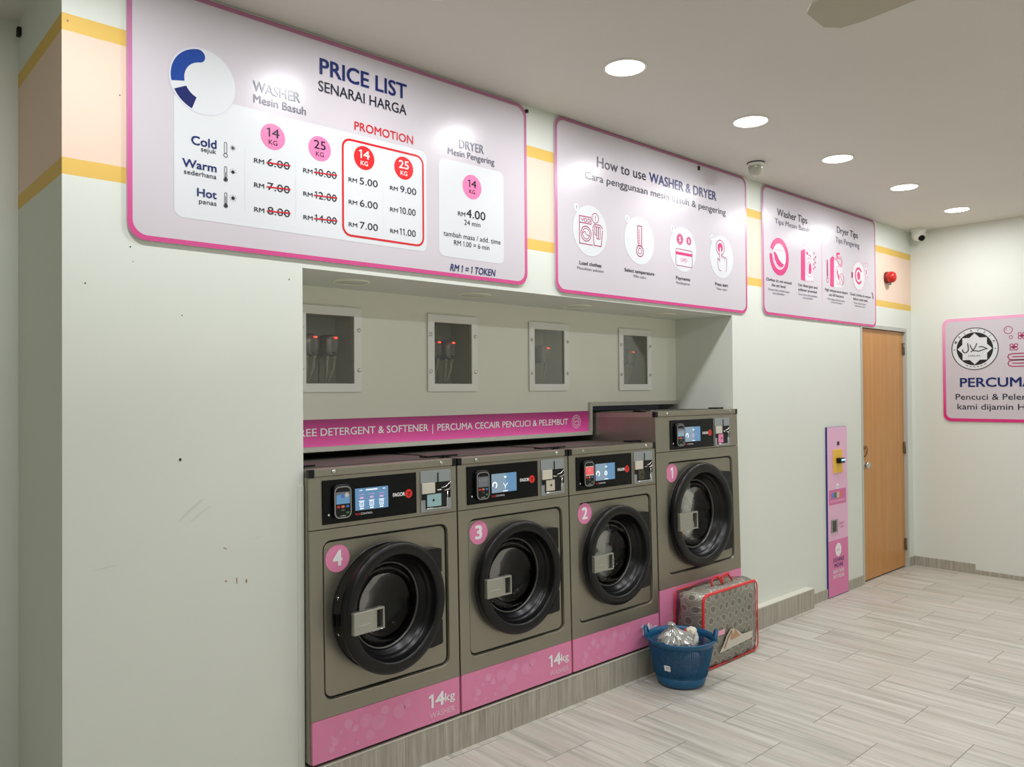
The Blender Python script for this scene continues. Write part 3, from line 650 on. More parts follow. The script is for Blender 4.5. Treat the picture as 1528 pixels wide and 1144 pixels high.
# ------------------------------------------------------------------ dispenser windows and dosing pumps
M_HOUS = mat('housing grey', (176, 176, 166), .6)
M_PUMPG = clear_material('pump cover smoky', (205, 208, 212), .3, .3, .8)
M_PUMPB = mat('pump body dark blue', (36, 62, 140), .35); M_PUMPK = mat('pump body black', (26, 25, 24), .35)
M_LED = mat('red led', (255, 70, 50), .4, emit=3); M_HOSE = mat('milky hose', (198, 196, 180), .4); M_HOSEK = mat('black cable', (14, 14, 14), .5)
WL = ['white framed dispenser window furthest left, half behind the wall edge, two pumps inside', 'white framed dispenser window second from the left, blue pump inside', 'white framed dispenser window third from the left, above the second washer', 'white framed dispenser window furthest right, above the tall washer']
def window(i):
    a, b = WINS[i]; t = thing('dispenser_window', WL[i], 'window', ((a+b)/2, YB, WZ0), 'dispenser windows in the recess')
    bm = new_bm()
    for x0, x1, z0, z1 in ((a, b, WZ0, WZ0+FR), (a, b, WZ1-FR, WZ1), (a, a+FR, WZ0+FR, WZ1-FR), (b-FR, b, WZ0+FR, WZ1-FR)): box(bm, x0, x1, YB-.012, YB-.004, z0, z1)
    obj('frame', bm, M_FRAMEW, t)
    bm = new_bm(); box(bm, a+.002, b-.002, YB-.0037, YB-.0006, WZ0+.002, WZ1-.002); obj('pane', bm, M_ACRYL, t)
    for x in (a+.015, b-.015):
        for z in (1.692, 1.881): 
            bm = new_bm(); lathe(bm, x, z, [(.009, YB-.0128), (.009, YB-.016), (.006, YB-.018), (.001, YB-.0182)], 16); obj('screw', bm, M_CHROME, t)
    bm = new_bm(); x0, x1, z0, z1 = a+FR-.004, b-FR+.004, WZ0+FR-.004, WZ1-FR+.004; y0, y1 = YB+.0125, YB+.17
    for q in ((x0-.006, x0, y0, y1, z0, z1), (x1, x1+.006, y0, y1, z0, z1), (x0-.006, x1+.006, y0, y1, z0-.006, z0), (x0-.006, x1+.006, y0, y1, z1, z1+.006), (x0-.006, x1+.006, y1, y1+.006, z0-.006, z1+.006)): box(bm, *q)
    obj('housing', bm, M_HOUS, t)
for i in range(4): window(i)
def pump(x, z, body, label, cable=True):
    t = thing('dosing_pump', label, 'pump', (x, YB+.1, z-.05), 'dosing pumps behind the windows')
    bm = new_bm(); prism(bm, rrect_pts(x-.036, z-.05, x+.036, z+.055, .03, 6), YB+.042, YB+.165, smooth=True); obj('pump_body', bm, body, t)
    bm = new_bm(); loops(bm, [[(px, y, pz) for px, pz in rrect_pts(x-.038+d, z-.048+d, x+.038-d, z+.05-d, .03, 6)] for d, y in ((0, YB+.0415), (0, YB+.028), (.006, YB+.020), (.02, YB+.017))], cap_last=True); obj('cover', bm, M_PUMPG, t)
    bm = new_bm(); box(bm, x-.014, x+.014, YB+.024, YB+.041, z-.02, z+.022, 0, .004); lathe(bm, x, z, [(.02, YB+.041), (.02, YB+.032), (.001, YB+.03)], 16); obj('rotor', bm, mat('rotor brass grey', (150, 124, 96), .4), t)
    bm = new_bm(); prism(bm, rrect_pts(x+.004, z+.034, x+.020, z+.042, .0035, 3), YB+.013, YB+.03); obj('indicator_light', bm, M_LED, t)
    for dx in (-.018, .02):
        bm = new_bm(); tube(bm, [(x+dx, YB+.04, z-.044), (x+dx, YB+.045, z-.06)], .008, 10); tube(bm, [(x+dx, YB+.045, z-.058), (x+dx*.9, YB+.05, z-.1), (x+dx*.3-.012, YB+.06, z-.17)], .006, 8); obj('hose', bm, M_HOSE, t)
    if cable: 
        bm = new_bm(); tube(bm, [(x-.03, YB+.1, z-.052), (x-.031, YB+.1, z-.1), (x-.034, YB+.1, z-.17)], .003, 6); obj('cable', bm, M_HOSEK, t)
pump(1.037, 1.805, M_PUMPK, 'right of two dark pumps with red lights in the leftmost window'); pump(.932, 1.805, M_PUMPK, 'left of two dark pumps with red lights, cut by the wall edge')
pump(1.735, 1.807, M_PUMPB, 'blue pump with red light in the middle of the second window'); pump(1.642, 1.807, M_PUMPB, 'blue pump half hidden by the left frame of the second window')
pump(2.444, 1.802, M_PUMPB, 'dark blue pump with red light in the third window'); pump(3.234, 1.802, M_PUMPB, 'dark blue pump with red light in the rightmost window', False)

# ------------------------------------------------------------------ washing machines
TL = .0182
M_LIDD = mat('dark lid plate', (84, 80, 74), .5, .4)
def perforated():
    m = mat('perforated drum steel', (120, 120, 116), .22, .95); t = NT(m); v, p = t.xyz('UV') if False else t.xyz('Object')
    ang = t.math('ARCTAN2', t.math('SUBTRACT', p[2], .55), t.math('SUBTRACT', p[0], .36))
    fa = t.math('SUBTRACT', t.math('FRACT', t.math('MULTIPLY', ang, 12)), .5); fy = t.math('SUBTRACT', t.math('FRACT', t.math('MULTIPLY', p[1], 34)), .5)
    d = t.math('SQRT', t.math('ADD', t.math('MULTIPLY', fa, fa), t.math('MULTIPLY', fy, fy)))
    hole = t.math('LESS_THAN', d, .2)
    t.l(t.mix(hole, (84, 84, 80), (4, 4, 4)), t.b.inputs['Base Color'])
    t.bump(t.math('MINIMUM', d, .3), .5, .004); return m
M_DRUM = perforated()
M_DRUMB = mat('drum back steel', (48, 48, 46), .4, .9)
M_SCR = mat('screen blue', (88, 128, 164), .3, emit=.5); M_SCRG = mat('screen grey blue', (120, 142, 160), .3, emit=.45); M_SCRL = mat('screen white', (225, 232, 244), .3, emit=.6); M_SCRR = mat('screen red', (216, 84, 90), .3, emit=.55); M_SCRD = mat('screen dim', (96, 102, 108), .3, emit=.3); M_SCRV = mat('screen violet', (190, 150, 190), .3, emit=.6); M_SCRB = mat('screen deep blue', (60, 96, 160), .3, emit=.5)
M_KRED = mat('key red', (196, 56, 60), .4); M_KORG = mat('key orange', (226, 120, 84), .4); M_KBLU = mat('key blue', (50, 110, 190), .4); M_KGRN = mat('key green', (60, 120, 70), .4)
M_LOGO = mat('logo red', (226, 44, 38), .35); M_TRIMG = mat('terminal silver rim', (160, 160, 160), .3, .6)
M_COINT = mat('coin cup teal', (150, 186, 190), .4); M_COINC = mat('coin cup cream', (196, 190, 172), .4); M_COINB = mat('coin block beige', (206, 200, 184), .4); M_DARKST = mat('dark bronze steel', (92, 86, 74), .4, .8)
def machine(name, label, x, w, h, kick, num, panel_d, door_c, door_r, rec, stick, screen, term, coin, ajar=0, words=True):
    """x: left edge; h: height of the front below the top trim; heights count from the plinth top"""
    zb = lambda z: z-ZP
    t = thing(name, label, 'washing machine', (x, -.0537, ZP), 'front loading washers in the recess', (-TL, 0, 0))
    H = zb(h); K = zb(kick); SEAM = H-.2052; g = .0015
    # body, open at the front behind the panels
    bm = new_bm(); y0, y1 = .012, .86
    box(bm, 0, .01, y0, y1, .018, H); box(bm, w-.01, w, y0, y1, .018, H); box(bm, .01, w-.01, y1-.01, y1, .018, H); box(bm, .01, w-.01, y0, y1-.01, .018, .03); box(bm, .01, w-.01, y0, y1-.01, H-.01, H)
    obj('body', bm, M_STEEL, t, True)
    bm = new_bm(); box(bm, .02, w-.02, .04, .8, 0, .018); obj('base', bm, M_BLACK, t, True)
    # front panel with rounded groove and porthole
    rx0, rz0, rx1, rz1 = rec[0], zb(rec[1]), rec[2], zb(rec[3]); cx, cz = door_c[0], zb(door_c[1]); R = door_r
    def rr(d, y, r=.04):
        pts = []; n = 240; base = rrect_pts(rx0+d, rz0+d, rx1-d, rz1-d, max(r-d, .004), 8)
        # resample by angle about the porthole centre so that rings match
        for k in range(n):
            a = 2*PI*k/n; dx, dz = math.cos(a), math.sin(a); best = None
            for i in range(len(base)):
                ax, az = base[i]; bx, bz = base[(i+1) % len(base)]; ex, ez = bx-ax, bz-az; den = dx*ez-dz*ex
                if abs(den) < 1e-12: continue
                s_ = ((ax-cx)*ez-(az-cz)*ex)/den; q = ((ax-cx)*dz-(az-cz)*dx)/den
                if s_ > 0 and -1e-6 <= q <= 1+1e-6: best = s_ if best is None else min(best, s_)
            pts.append((cx+dx*best, y, cz+dz*best))
        return pts
    def rect(y, d=0):
        pts = []; n = 240; a0, a1, b0, b1 = g-cx+d, w-g-cx-d, K-cz+d, SEAM-.0015-cz-d
        for k in range(n):
            a = 2*PI*k/n; dx, dz = math.cos(a), math.sin(a); s_ = min(v for v in ((a1/dx if dx > 1e-9 else 9), (a0/dx if dx < -1e-9 else 9), (b1/dz if dz > 1e-9 else 9), (b0/dz if dz < -1e-9 else 9)))
            pts.append((cx+dx*s_, y, cz+dz*s_))
        for (qx, qz) in ((a1, b1), (a0, b1), (a0, b0), (a1, b0)):   # exact corners
            k = min(range(n), key=lambda k: (pts[k][0]-cx-qx)**2+(pts[k][2]-cz-qz)**2); pts[k] = (cx+qx, y, cz+qz)
        return pts
    circ = lambda r, y: [(cx+r*math.cos(2*PI*k/240), y, cz+r*math.sin(2*PI*k/240)) for k in range(240)]
    bm = new_bm()
    loops(bm, [rect(.014), rect(0), rr(0, 0), rr(.0015, .001), rr(.005, .012)], 0, False); loops(bm, [rr(.005, .012), rr(.006, .015), rr(.010, .015), rr(.011, .0115)], 1, False); loops(bm, [rr(.011, .0115), rr(.0135, .010)], 0, False)
    loops(bm, [rr(.0135, .010), circ(R-.006, .010), circ(R-.01, .02), circ(R*.8, .022), circ(R*.78, .06)], 0, False)
    bmesh.ops.remove_doubles(bm, verts=bm.verts, dist=1e-5); obj('front_panel', bm, [M_STEEL, M_BLACK], t, True)
    bm = new_bm(); loops(bm, [circ(R-.004, .0095), circ(R-.004, .004), circ(R-.010, .004), circ(R-.012, .02)], 0, True); obj('door_seal', bm, M_RUBBER, t, True)
    # fascia above the seam
    bm = new_bm(); box(bm, g, w-g, 0, .012, SEAM+.0015, H, 0, .001); obj('fascia', bm, M_STEEL, t, True)
    # kick panel
    bm = new_bm(); box(bm, .004, w-.004, -.001, .012, .0187, K-.0012); ko = obj('kick_panel', bm, M_PINK, t, True)
    p = Art((0, -.001, 0)); rnd = random.Random(5)
    for bx, bz, br in ((.10, .42, .018), (.125, .62, .010), (.085, .25, .014), (.16, .78, .022), (.19, .6, .016), (.24, .72, .032), (.30, .55, .040), (.33, .82, .022), (.40, .66, .036), (.44, .8, .024), (.26, .3, .026), (.14, .16, .008), (.20, .2, .010), (.09, .55, .009)):
        p.disc(bx*w/.724, .0187+(K-.02)*bz*.92, br*.9, M_PINKL if br < .024 else M_PINKL2, 1, br*.85, 20)
    p.obj('bubble_print', ko, True)
    if words:
        p = Art((0, -.001, 0)); p.text('14', .553, zb(.229), .634, .055, M_TXTW, 2, .03); p.text('kg', .638, zb(.2365), .692, .036, M_TXTW, 2, .014); p.text('WASHER', .556, zb(.184), .69, .024, M_TXTP, 2); p.obj('lettering', ko, True)
    # top
    bm = new_bm(); box(bm, .024, w-.024, -.004, .02, H+.0015, H+.0305, 0, .002); tt = obj('top_trim', bm, M_STEEL, t, True)
    bm = new_bm(); box(bm, .003, w-.003, .02, .86, H, H+.028); box(bm, .004, w-.004, .012, .055, H+.028, H+.031); box(bm, .03, w-.03, .085, .84, H+.028, H+.034, 1); obj('lid', bm, [M_STEEL_L, M_LIDD], t, True)
    for xx in (.001, w-.024):
        bm = new_bm(); box(bm, xx, xx+.023, -.003, .02, H-.002, H+.0305, 0, .001); obj('corner_cap', bm, M_BLACKP, t, True)
        bm = new_bm(); box(bm, xx-.06 if xx > .1 else xx, xx+.024 if xx > .1 else xx+.085, .1, .16, H+.03, H+.042, 0, .001); obj('lid_bracket', bm, M_BLACKP, t, True)
    for xx in (.108, w-.085):
        bm = new_bm(); lathe(bm, xx, H+.0165, [(.009, -.004), (.009, -.006), (.006, -.0095), (.001, -.010)], 14); obj('bolt', bm, M_CHROME, t, True)
    # control panel
    dx, dz = panel_d; px0, px1, pz0, pz1 = .057+dx, .503+dx, zb(1.0715)+dz, zb(1.244)+dz
    bm = new_bm(); box(bm, px0, px1, -.005, 0, pz0, pz1, 0, .002); cp = obj('control_panel', bm, M_BLACKG, t, True)
    p = Art((0, -.005, 0)); sx0, sx1, sz0, sz1 = .202+dx, .359+dx, zb(1.112)+dz, zb(1.200)+dz
    p.rect(sx0, sz0, sx1, sz1, M_SCR if screen == 'menu' else M_SCRG, 1)
    if screen == 'menu':
        for k in range(3):
            u = sx0+.03+.047*k; p.ctext('mode', u, sz0+.060, .026, .005, M_SCRV, 2, .02); p.rect(u-.009, sz0+.045, u+.009, sz0+.053, M_SCRV, 2); p.rect(u-.013, sz0+.034, u+.013, sz0+.038, M_SCRL, 2); p.frame(u-.009, sz0+.014, u+.009, sz0+.031, .003, .003, M_SCRL, 2); p.ring(u, sz0+.022, .003, .005, M_SCRL, 2, 14); p.rect(u-.009, sz0+.004, u+.009, sz0+.009, M_SCRL, 2)
        p.rect(sx0+.05, sz1-.011, sx0+.105, sz1-.006, M_SCRL, 2); p.rect(sx0+.02, sz1-.01, sx0+.034, sz1-.007, M_SCRL, 2); p.rect(sx1-.026, sz1-.01, sx1-.014, sz1-.007, M_SCRL, 2)
    else:
        p.ring(sx0+.019, sz0+.036, .009, .016, M_SCRL, 2, 20, -1.2, 3.6); p.disc(sx0+.085, sz1-.018, .009, M_SCRL, 2, .004); p.rect(sx0+.07, sz0+.003, sx0+.10, sz0+.007, M_SCRL, 2)
        if screen == 'y': p.stroke([(sx0+.072, sz0+.042), (sx0+.085, sz0+.026), (sx0+.1, sz0+.042)], .004, M_SCRL, 2); p.rect(sx0+.083, sz0+.016, sx0+.087, sz0+.026, M_SCRL, 2)
        elif screen == 'dot': p.disc(sx0+.083, sz0+.036, .012, M_SCRL, 2, n=18); p.disc(sx0+.083, sz0+.036, .005, M_SCRG, 3, n=12)
        else: p.ring(sx0+.083, sz0+.036, .006, .011, M_SCRV, 2, 18)
        p.rect(sx0+.09, sz0, sx1, sz1, M_SCR, 1.5)
    p.obj('screen', cp, True)
    p = Art((0, -.005, 0)); p.text('FAGOR', .383+dx, zb(1.151)+dz, .442+dx, .0145, M_TXTW, 1, .03); p.disc(.462+dx, zb(1.1575)+dz, .0185, M_LOGO, 1)
    lx, lz = .462+dx, zb(1.1575)+dz; p.stroke([(lx-.006, lz-.004), (lx+.002, lz-.001), (lx+.005, lz+.008)], .003, M_BLACKG, 2); p.stroke([(lx-.008, lz+.006), (lx+.012, lz+.006)], .0022, M_BLACKG, 2); p.stroke([(lx-.004, lz-.010), (lx+.006, lz-.007)], .0022, M_BLACKG, 2)
    p.text('PLUS', .203+dx, zb(1.094)+dz, .226+dx, .0075, M_KRED, 1, .03); p.text('CONTROL', .228+dx, zb(1.094)+dz, .283+dx, .0075, M_TXTW, 1); p.disc(.083+dx, zb(1.108)+dz, .004, M_TXTW, 1, n=10); p.obj('lettering', cp, True)
    # payment terminal
    tx0, tx1, tz0, tz1 = .098+dx, .177+dx, zb(1.090)+dz, zb(1.225)+dz
    bm = new_bm(); loops(bm, [[(a_, y, b_) for a_, b_ in rrect_pts(tx0+d, tz0+d, tx1-d, tz1-d, .022-d*.5, 6)] for d, y in ((0, -.005), (0, -.018), (.003, -.022))], cap_last=True); tm = obj('payment_terminal', bm, M_BLACKP, cp, True)
    p = Art((0, -.022, 0)); p.frame(tx0+.004, tz0+.004, tx1-.004, tz1-.010, .02, .0045, M_TRIMG, 1)
    sm = {'blue': M_SCR, 'red': M_SCRR, 'dim': M_SCRD, 'grey': M_SCRG}[term]; p.rect(tx0+.009, tz0+.058, tx1-.009, tz0+.105, sm, 1); p.rect(tx0+.009, tz0+.094 if term != 'red' else tz0+.1, tx1-.009, tz0+.105, M_SCRD if term != 'red' else M_COINB, 1.5)
    if term == 'blue': p.disc(tx0+.038, tz0+.089, .009, M_SCRB, 2, n=16); p.disc(tx0+.056, tz0+.092, .009, M_COINB, 2, n=16)
    if term == 'red': p.ring(tx0+.04, tz0+.083, .006, .008, M_COINB, 2, 16); p.rect(tx0+.009, tz0+.056, tx1-.009, tz0+.062, M_COINB, 1.6)
    if term in ('dim', 'grey'): 
        for q in range(4): p.rect(tx0+.014+.013*q, tz0+.084, tx0+.022+.013*q, tz0+.094, M_TRIMG, 2)
    for q, m_ in enumerate((M_KRED, M_KORG, M_KBLU)): p.rrect(tx0+.011+.0205*q, tz0+.043, tx0+.026+.0205*q, tz0+.052, .004, m_, 1)
    p.rrect(tx1-.026, tz0+.018, tx1-.012, tz0+.027, .004, M_KGRN, 1); p.ctext('Pay', (tx0+tx1)/2, tz0+.031, .014, .006, M_TRIMG, 1); p.ctext('pulse', (tx0+tx1)/2, tz0+.010, .022, .005, M_TXTW, 1)
    p.obj('keypad', tm, True)
    # coin mechanism
    ex = dx*.9; c0, c1, e0, e1 = .526+ex, .69+ex, zb(1.0695)+dz, zb(1.2445)+dz
    if dx > .01: c0, c1 = .60, .766
    bm = new_bm(); box(bm, c0, c1, -.004, 0, e0, e1, 0, .001); cm = obj('coin_slot', bm, M_COINPL, t, True)
    bm = new_bm(); box(bm, c0+.002, c1-.004, -.0055, -.004, e0+.052, e0+.124, 0); box(bm, c0+.09, c0+.094, -.007, -.004, e0+.115, e0+.165, 0); obj('slot_recess', bm, M_BLACKP, cm, True)
    bm = new_bm(); box(bm, c0+.003, c0+.072, -.012, -.0045, e0+.078, e0+.124, 0, .002); obj('coin_block', bm, M_COINB, cm, True)
    bm = new_bm(); box(bm, c0+.024, c0+.136, -.006, -.0045, e0+.014, e0+.082, 0); obj('return_cup', bm, M_BLACK, cm, True)
    bm = new_bm(); box(bm, c0+.030, c0+.03+{'teal': .076, 'cream': .060, 'dark': .052, 'pink': .054}[coin], -.009, -.006, e0+.020, e0+.074, 0, .001); lathe(bm, c0+.064, e0+.048, [(.006, -.009), (.006, -.0095), (.001, -.0096)], 10, 1)
    obj('return_flap', bm, [{'teal': M_COINT, 'cream': M_COINC, 'dark': M_DARKST, 'pink': M_PINK}[coin], M_BLACK], cm, True)
    bm = new_bm()
    tube(bm, [(c0+.024, -.011, e0+.012), (c0+.136, -.011, e0+.012), (c0+.139, -.011, e0+.08)], .003, 6); tube(bm, [(c0+.105, -.010, e0+.098), (c0+.13, -.012, e0+.102), (c0+.155, -.010, e0+.12)], .003, 6); tube(bm, [(c0+.12, -.010, e0+.085), (c0+.145, -.012, e0+.088), (c0+.155, -.010, e0+.098)], .003, 6); tube(bm, [(c0+.083, -.010, e0+.09), (c0+.108, -.012, e0+.09)], .0035, 6)
    obj('coin_guide', bm, M_CHROME, cm, True)
    # number sticker
    p = Art((0, .0098, 0)); sx, sz = stick[0]+.0098*(x+stick[0]+.816)/2.74, zb(stick[1]); p.disc(sx, sz, .054, M_PINK, 1, n=40); p.ctext(num, sx, sz-.028, .036 if num != '1' else .018, .058, M_TXTW, 2, .035); p.obj('number_sticker', t, True)
    # drum
    bm = new_bm(); dr = R*.95
    lathe(bm, cx, cz, [(R*.76, .06), (R*.8, .064), (dr, .08), (dr, .42)], 72, 0); lathe(bm, cx, cz, [(dr, .42), (dr*.6, .43), (.001, .425)], 48, 1)
    for k in range(3):
        a = 2*PI*k/3+.5; c_, s_ = math.cos(a), math.sin(a); q = []
        for dt, rr_ in ((-.14, dr), (-.05, dr*.8), (.05, dr*.8), (.14, dr)): q.append((cx+rr_*math.cos(a+dt), cz+rr_*math.sin(a+dt)))
        prism(bm, q, .1, .41, 0)
    obj('drum', bm, [M_DRUM, M_DRUMB], t, True)
    # door on its hinge
    k = R/.265; hx = cx+R*.985; hy = -.006
    def dl(b): bmesh.ops.translate(b, verts=b.verts, vec=(-hx, -hy, 0)); return b
    bm = new_bm()
    lathe(bm, cx, cz, [(R*.80, .02), (R*.97, .003), (R, -.004), (R*1.0, -.024), (R*.99, -.033), (R*.97, -.038), (R*.93, -.040), (R*.845, -.040), (R*.82, -.037), (R*.81, -.030), (R*.79, -.010), (R*.77, .0), (R*.74, .008), (R*.735, .022), (R*.69, .027), (R*.685, .042), (R*.64, .045), (R*.63, .055), (R*.665, .06), (R*.72, .05), (R*.80, .02)], 96)
    dq = obj('door', dl(bm), M_BLACKP, t, True); dq.location = (hx, hy, 0); dq.rotation_euler = (0, 0, ajar)
    bm = new_bm(); lathe(bm, cx, cz, [(R*.645, .046), (R*.63, .060), (R*.57, .095), (R*.4, .118), (R*.2, .126), (.001, .128)], 64); obj('door_glass', dl(bm), M_GLASS, dq, True)
    bm = new_bm(); lathe(bm, cx, cz, [(R*.672, .043), (R*.664, .0395), (R*.645, .040), (R*.64, .046)], 80); obj('glass_ring', dl(bm), mat('glass ring grey', (96, 96, 92), .3, .6), dq, True)
    hx0, hx1, hz0, hz1 = cx-R*.92, cx-R*.92+.150*k, cz-.052*k-.004, cz+.034*k-.004
    bm = new_bm(); box(bm, hx0, hx0+.098*k, -.060, -.036, hz0, hz1, 0, .003); box(bm, hx1-.008*k, hx1, -.060, -.036, hz0, hz1, 0, .002); box(bm, hx0+.098*k, hx1-.008*k, -.059, -.036, hz1-.008*k, hz1, 0, .001); box(bm, hx0+.098*k, hx1-.008*k, -.059, -.036, hz0, hz0+.006*k, 0, .001); box(bm, hx0+.098*k, hx1-.03*k, -.048, -.038, hz0, hz1, 0)
    box(bm, hx0+.02*k, hx0+.078*k, -.0615, -.060, hz0+.033*k, hz0+.036*k, 1)
    obj('handle', dl(bm), [M_SILVER, M_CHROME], dq, True)
    for s_ in (1, -1):
        bm = new_bm(); q0, q1 = cz+s_*.100*k, cz+s_*.205*k
        pts = [(cx+.80*R, q0), (cx+R*.92, q0), (cx+R*.945, q0+s_*.004), (cx+R*.945, q1-s_*.006), (cx+R*.92, q1), (cx+.70*R, q1+s_*.004), (cx+.55*R, q1)]
        prism(bm, pts, -.030, .010)
        obj('hinge', dl(bm), M_BLACKP, dq, True)
    if ajar:
        bm = new_bm(); box(bm, cx-R*.93, cx-R*.82, -.003, .0215, cz-.04, cz+.01, 0, .002); obj('latch', bm, M_BLACK, t, True)
        for zz in (-.075, .065):
            bm = new_bm(); lathe(bm, cx-R*.86, cz+zz, [(.007, .021), (.007, .012), (.001, .010)], 14); obj('latch_screw', bm, M_CHROME, t, True)
    return t
REC = (.056, .389, .672, 1.010)
machine('washing_machine', 'leftmost washer marked 4, its round door slightly ajar', .6415, .7235, 1.2587, .3258, '4', (0, 0), (.358, .7065), .265, REC, (.122, .932), 'menu', 'blue', 'teal', ajar=math.radians(6.5))
machine('washing_machine', 'washer marked 3 with cream coin flap, second from the left', 1.3705, .7175, 1.2587, .3258, '3', (-.004, .003), (.357, .7065), .265, REC, (.118, .942), 'y', 'dim', 'cream')
machine('washing_machine', 'washer marked 2 with a red payment screen, pale laundry inside', 2.0935, .7175, 1.2587, .3258, '2', (-.004, .001), (.360, .7065), .265, REC, (.113, .950), 'dot', 'red', 'dark')
machine('washing_machine', 'tall rightmost washer marked 1 with white and orange laundry turning', 2.8190, .8640, 1.4341, .4442, '1', (.0795, .167), (.424, .835), .312, (.098, .513, .795, 1.170), (.146, 1.103), 'ring', 'grey', 'pink', words=False)

# ------------------------------------------------------------------ laundry inside the drums
def cloth_mat(name, c, rough=.85): 
    m = mat(name, c, rough, spec=.2); t = NT(m); v, p = t.xyz('Object'); n = t.noise(v, 30, 4); t.bump(n, .5, .01); return m
M_CW = cloth_mat('white cloth', (240, 238, 234)); M_CG = cloth_mat('grey cloth', (184, 182, 178)); M_CO = cloth_mat('orange cloth', (228, 160, 40)); M_CP = cloth_mat('mauve grey cloth', (158, 150, 166))
def lump(bm, c, r, seed, amp=.28, mi=0, sub=4, freq=3):
    from mathutils import noise
    b = bmesh.new(); bmesh.ops.create_icosphere(b, subdivisions=sub, radius=1); off = Vector((seed*7.1, seed*3.3, seed*1.7))
    idx = {}
    for v in b.verts:
        d = v.co.normalized(); f = noise.fractal(d*freq*.5+off, 1, 2, 4)+.6*abs(noise.noise(d*freq+off)); k = 1+amp*f
        idx[v] = bm.verts.new((c[0]+r[0]*d.x*k, c[1]+r[1]*d.y*k, c[2]+r[2]*d.z*k))
    for f in b.faces:
        g_ = bm.faces.new([idx[v] for v in f.verts]); g_.smooth = True; g_.material_index = mi
    b.free()
def pile(name, label, cat, items, mats):
    bm = new_bm()
    for it in items: lump(bm, *it)
    return tag(obj(name, bm, mats), label, cat)
pile('white_laundry', 'white and grey laundry tumbling inside the washer marked 1', 'laundry', [((3.345, .17, .915), (.085, .07, .11), 1, .4), ((3.335, .165, .735), (.085, .065, .085), 2, .4)], M_CW)
pile('orange_cloth', 'lower orange cloth against the glass of the washer marked 1', 'laundry', [((3.235, .105, .705), (.032, .018, .05), 4, .3)], M_CO)
pile('orange_cloth', 'upper orange cloth inside the washer marked 1', 'laundry', [((3.245, .105, .955), (.028, .018, .045), 6, .3)], M_CO)
pile('pale_laundry', 'pale wet laundry heaped inside the washer marked 2', 'laundry', [((2.555, .18, .63), (.11, .07, .10), 3, .3), ((2.56, .20, .76), (.10, .07, .10), 5, .3)], M_CG)

# ------------------------------------------------------------------ change machine beside the door
E0, E1, EF = 4.960, 5.296, -.0135
ex = thing('exchange_machine', 'narrow pink token exchange machine set in the wall beside the door', 'machine', ((E0+E1)/2, 0, 0))
bm = new_bm(); box(bm, E0, E1, EF, -.0005, .004, 1.297); obj('cabinet', bm, mat('machine side blue', (38, 44, 130), .35), ex)
p = Art((0, EF, 0)); p.rect(E0+.002, .43, E1, 1.296, mat('vinyl pale pink', (232, 182, 212), .35), 1); p.rect(E0+.002, .006, E1, .43, mat('vinyl mid pink', (222, 122, 172), .35), 1); p.obj('face_vinyl', ex)
bm = new_bm(); box(bm, 5.128, 5.156, EF-.006, EF-.0005, 1.155, 1.183, 0, .002); obj('camera_eye', bm, M_BLACKP, ex)
bm = new_bm(); box(bm, 5.053, 5.206, EF-.006, EF-.001, .943, 1.122, 0, .002); np_ = obj('note_plate', bm, mat('yellow plate', (242, 192, 62), .4), ex)
bm = new_bm(); box(bm, 5.098, 5.180, EF-.04, EF-.0055, 1.018, 1.058, 0, .006); obj('note_slot', bm, M_BLACKP, np_)
bm = new_bm(); box(bm, 5.115, 5.176, EF-.042, EF-.0395, 1.036, 1.050, 0, .001); obj('slot_light', bm, mat('slot light blue', (170, 220, 250), .3, emit=.8), np_)
p = Art((0, EF, 0)); p.rrect(5.105, .815, 5.145, .862, .01, M_TXTW, 2); p.disc(5.125, .836, .006, M_BLACK, 3); p.obj('lock_plate', ex)
p = Art((0, EF, 0)); p.rrect(4.982, .702, 5.267, .818, .008, mat('vinyl deep pink', (214, 108, 162), .35), 2)
for q, m_ in enumerate((M_SCRB, M_KGRN, M_COINB, M_KORG)): p.rect(5.02+.046*q, .752, 5.058+.046*q, .795, m_, 3)
p.rect(5.005, .730, 5.25, .734, M_TXTP, 3); p.rect(5.005, .720, 5.25, .722, M_TXTP, 3); p.obj('note_chart', ex)
bm = new_bm(); box(bm, 5.010, 5.112, EF-.008, EF-.001, .490, .590, 0, .002); tr = obj('token_tray', bm, M_COINPL, ex)
bm = new_bm(); box(bm, 5.022, 5.082, EF-.0095, EF-.0078, .500, .582); obj('tray_opening', bm, M_DARKST, tr)
p = Art((0, EF, 0)); p.text('COLLECT', 5.135, .54, 5.235, .018, M_BERRY, 2); p.text('TOKEN', 5.15, .514, 5.22, .014, M_BERRY, 2)
p.text('EXCHANGE', 5.040, .262, 5.218, .030, M_BLUED, 2, .012); p.text('MACHINE', 5.055, .220, 5.203, .030, M_BLUED, 2, .012); p.text('MESIN TUKAR', 5.035, .176, 5.220, .026, M_TXTW, 2, .012); p.text('DUIT SYILING', 5.035, .138, 5.220, .026, M_TXTW, 2, .012); p.obj('lettering', ex)
p = Art((0, EF, 0)); p.disc(5.127, .352, .050, M_TXTW, 2, .052); p.ctext('RM', 5.127, .342, .045, .018, M_PINK, 3); p.obj('round_badge', ex)

